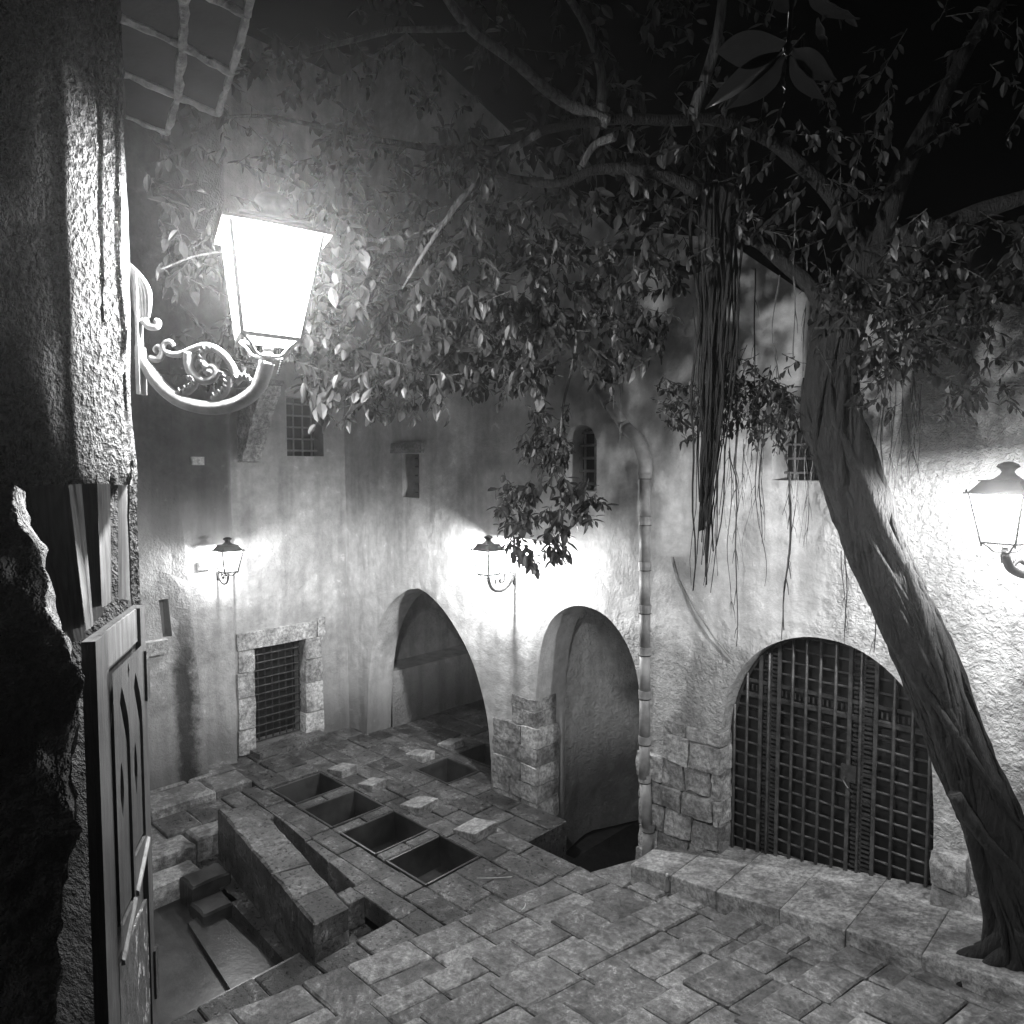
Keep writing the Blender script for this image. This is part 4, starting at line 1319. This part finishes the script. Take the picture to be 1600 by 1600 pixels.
mb.build('root_curtain', M_BARK, tree, True)

# leaves ---------------------------------------------------------------
LEAFF = [(0, 1, 8), (1, 2, 9, 8), (2, 3, 4, 9), (4, 5, 6, 9), (6, 7, 8, 9), (7, 0, 8)]


def leaf_shape(wide, bend, fold, twist):
    base = [(0, 0), (.13, .18), (.19, .48), (.11, .82), (0, 1), (-.11, .82), (-.19, .48), (-.13, .18), (0, .3), (0, .65)]
    out = []
    for x, y in base:
        x *= wide
        z = -bend * y * y + fold * abs(x) + twist * x * y * 2
        out.append(Vector((x, y * (1 - .18 * abs(bend)), z)))
    return out


SHAPES = [leaf_shape(random.uniform(.75, 1.35), random.uniform(-.1, .45), random.uniform(.05, .6), random.uniform(-.5, .5)) for _ in range(14)]
leaf_mes = []
for sh_ in SHAPES:
    me_ = bpy.data.meshes.new('leaf')
    me_.from_pydata(sh_, [], LEAFF)
    me_.materials.append(M_LEAF)
    leaf_mes.append(me_)
leaves = []
twigs = MB()


def clump(center, n=9, L=.13, spread=.16, droop=.6):
    """a hanging twig with a whorl of leaves"""
    d = Vector((random.gauss(0, 1), random.gauss(0, 1), -abs(random.gauss(droop, .5)) - .1)).normalized()
    ln = spread * random.uniform(1.0, 1.9)
    base = center - d * ln * .5
    twigs.tube([base, base + d * ln * .5 + Vector((random.uniform(-.01, .01), 0, 0)), base + d * ln], [.003, .0025, .0015], 4, False)
    o = d.orthogonal().normalized(); q = d.cross(o)
    for k in range(n):
        t = (k + random.uniform(.2, .9)) / n
        a = k * 2.4 + random.uniform(-.5, .5)
        out = o * math.cos(a) + q * math.sin(a)
        y = (d * random.uniform(.25, .8) + out * random.uniform(.5, 1.0) + Vector((0, 0, -random.uniform(.05, .8)))).normalized()
        x = y.cross(Vector((0, 0, 1)) + noise.noise_vector(center * 5 + out) * .8)
        if x.length < .05: x = y.orthogonal()
        x.normalize()
        z = x.cross(y)
        s = L * random.uniform(.38, .98)
        M_ = Matrix((x, y, z)).transposed().to_4x4() @ Matrix.Diagonal((s * random.uniform(1.0, 1.35), s, s, 1))
        M_.translation = base + d * ln * t
        leaves.append(M_)


REG = [  # (x0, x1, y0, y1, depth0, depth1, clumps, leaves, leaf length)
    (500, 700, 470, 600, 4.6, 5.4, 62, 9, .135), (480, 580, 560, 645, 4.5, 5.0, 16, 9, .135), (580, 690, 590, 645, 4.7, 5.3, 10, 9, .13),
    (690, 850, 460, 600, 5.0, 6.0, 62, 9, .135), (735, 850, 560, 625, 5.2, 6.0, 16, 9, .13), (850, 1010, 440, 575, 5.2, 6.2, 44, 9, .13), (930, 975, 540, 600, 5.5, 6.0, 8, 9, .13),
    (560, 800, 330, 480, 4.4, 5.6, 62, 8, .135), (800, 1080, 300, 460, 5.0, 6.2, 70, 8, .13), (570, 820, 200, 340, 4.3, 5.2, 34, 8, .13), (820, 1080, 170, 310, 4.8, 6.0, 34, 8, .13),
    (560, 1080, -30, 190, 4.4, 6.0, 44, 8, .12), (380, 560, 380, 560, 4.2, 5.0, 40, 8, .13), (270, 400, 500, 590, 4.6, 5.4, 16, 8, .12), (250, 560, 60, 380, 3.8, 4.8, 52, 7, .125), (240, 330, 380, 450, 3.9, 4.4, 10, 7, .12), (500, 560, 200, 480, 4.0, 4.6, 16, 8, .13),
    (1030, 1240, 595, 665, 5.6, 6.0, 60, 8, .085), (1180, 1300, 640, 700, 5.3, 5.6, 16, 7, .085), (1110, 1240, 560, 640, 5.6, 5.9, 26, 8, .085), (1080, 1200, 640, 690, 5.7, 6.0, 14, 8, .085),
    (1280, 1460, 420, 570, 4.7, 5.2, 56, 8, .11), (1380, 1560, 420, 560, 4.4, 4.9, 52, 8, .115), (1470, 1600, 560, 640, 4.4, 4.7, 12, 7, .11), (1330, 1400, 560, 640, 5.0, 5.3, 12, 7, .1), (1400, 1640, 340, 450, 4.4, 5.0, 30, 8, .12), (1480, 1545, 620, 660, 4.5, 4.6, 3, 6, .11),
    (1080, 1400, 200, 420, 4.9, 5.8, 50, 8, .12), (1080, 1600, -20, 220, 4.5, 6.0, 34, 8, .12),
    (826, 884, 640, 700, 5.75, 5.95, 9, 9, .12), (822, 890, 690, 760, 5.75, 5.95, 12, 9, .125), (785, 925, 755, 815, 5.7, 6.0, 22, 9, .13), (800, 890, 800, 870, 5.7, 5.95, 14, 9, .135), (855, 872, 850, 868, 5.8, 5.85, 3, 7, .13), (905, 940, 780, 805, 5.8, 5.9, 4, 7, .13), (775, 800, 770, 800, 5.75, 5.9, 4, 6, .12),
    (985, 1040, 480, 560, 5.8, 6.1, 8, 8, .12)]
for (x0, x1, y0, y1, d0, d1, nc, nl, L) in REG:
    for _ in range(int(nc * 1.5)):
        clump(at(random.uniform(x0, x1), random.uniform(y0, y1), random.uniform(d0, d1)), random.randint(nl - 3, nl + 2), L)
def show(Mx):
    px, py, z = project(Mx.translation)
    if z < .5 or not (-10 < px < 1610 and -10 < py < 1610): return 0
    s = Mx.to_scale()[1] / z
    if 820 < px < 945 and 630 < py < 890: s *= 2.5      # the free-hanging spray shows whole leaves
    elif 480 < px < 720 and 540 < py < 660: s *= 1.6
    return s
leaves.sort(key=show, reverse=True)
for Mx in leaves[:300]:
    o = bpy.data.objects.new('leaf', random.choice(leaf_mes))
    o.parent = tree
    o.matrix_basis = Matrix.Translation(-tree.location) @ Mx
    C.objects.link(o)
cr = MB()
for Mx in leaves[300:]:
    cr.add([Mx @ v for v in random.choice(SHAPES)], LEAFF)
tag(cr.build('crown', M_LEAF, tree), kind='stuff')
tag(twigs.build('twigs', M_TWIGDARK, tree), kind='stuff')

# sprig of large leaves hanging close to the viewer
SD = 1.25
sp = thing('leaf_sprig', 'sprig of large glossy leaves hanging close by against the black sky', 'branch', at(1236, -20, SD))
MB().tube(catmull([at(1240, -120, SD), at(1237, -20, SD), at(1235, 30, SD), at(1231, 78, SD)], 5), [.006] * 4 + [.005] * 4 + [.004] * 8, 8).build('stem', M_TWIG, sp, True)
MB().lathe([(.001, -.012), (.008, -.004), (.008, .004), (.001, .012)], 8, at(1231, 76, SD)).build('bud', M_TWIG, sp, True)
def big_leaf(bx, by, tx, ty, wid, tilt, dd=0.0, curl=.12):
    b = at(bx, by, SD); t = at(tx, ty, SD + dd)
    y = t - b; L = y.length; y.normalize()
    side = y.cross(HEAD).normalized()
    nrm_ = side.cross(y)
    side = side * math.cos(tilt) + nrm_ * math.sin(tilt)
    nrm_ = side.cross(y)
    mb = MB(); vv = []
    N = 12
    for i in range(N + 1):
        s = i / N
        w = wid * (math.sin(math.pi * min(1, s ** .85)) ** 1.0) * (1 - .12 * s) if 0 < s < 1 else .002
        if s > .93: w = wid * .08 * (1 - s) / .07 + .001
        mid_ = b + y * (L * s) + nrm_ * (-curl * L * s * s)
        for k in (-1, -.5, 0, .5, 1):
            vv.append(mid_ + side * (w * k) + nrm_ * (abs(k) * w * .28 + (0 if k else -.0015) + .004 * noise.noise(Vector((s * 6, k, bx)))))
    mb.add(vv, [(i*5+k, i*5+k+1, (i+1)*5+k+1, (i+1)*5+k) for i in range(N) for k in range(4)])
    mb.build('leaf', M_LEAFBIG, sp, True)
for a in [(1228, 66, 1100, 92, .030, .25, -.05, .18), (1225, 82, 1090, 168, .020, .7, -.03, .1), (1227, 86, 1133, 178, .028, -.3, .02, .1), (1228, 92, 1222, 146, .009, .9, -.01, .05), (1235, 88, 1283, 165, .024, .4, .02, .12), (1240, 78, 1300, 126, .022, -.3, .03, .15), (1262, -20, 1330, 46, .028, .5, .0, .2), (1278, 28, 1292, 84, .009, .1, -.03, .05), (1236, 20, 1215, -30, .02, .2, 0, .1)]:
    big_leaf(*a)

# ------------------------------------------------------------------ litter
LIT = [((745, 1372), (800, 1370), .004, 'straw', 'thin pale straw lying on the dark slabs before the basins'), ((812, 1425), (822, 1410), .006, 'straw', 'short pale splinter lying at the foot of the stair')]
for (a, b, r, n_, l) in LIT:
    p, q = on(a[0], a[1], 2, .02), on(b[0], b[1], 2, .02)
    tag(MB().tube(catmull([p, p.lerp(q, .5) + Vector((.02, 0, .004)), q], 4), r, 5).build(n_, M_STRAW), l, 'straw')
bp = on(1042, 1393, 2, .14)
bt = thing('small_bottle', 'small clear bottle standing on the stair beside the ledge', 'bottle', bp)
MB().lathe([(.001, 0), (.03, 0), (.032, .02), (.032, .11), (.012, .15), (.012, .17)], 10, bp).build('body', M_PIPE, bt, True)
MB().lathe([(.014, .168), (.014, .19), (.001, .19)], 10, bp).build('cap', M_WHITE, bt)

# ------------------------------------------------------------------ night air
hm = bpy.data.materials.new('night_air')
hm.use_nodes = True
ht_ = hm.node_tree
ht_.nodes.remove(ht_.nodes['Principled BSDF'])
pv = ht_.nodes.new('ShaderNodeVolumePrincipled')
pv.inputs['Color'].default_value = g(1)
pv.inputs['Density'].default_value = .0026
pv.inputs['Anisotropy'].default_value = .86
ht_.links.new(pv.outputs[0], ht_.nodes['Material Output'].inputs['Volume'])
hm.cycles.homogeneous_volume = True
HAZE = True
if HAZE:
    tag(MB().box(-61, 61, -61, 61, -2.0, 13.0).build('haze', hm), kind='stuff')
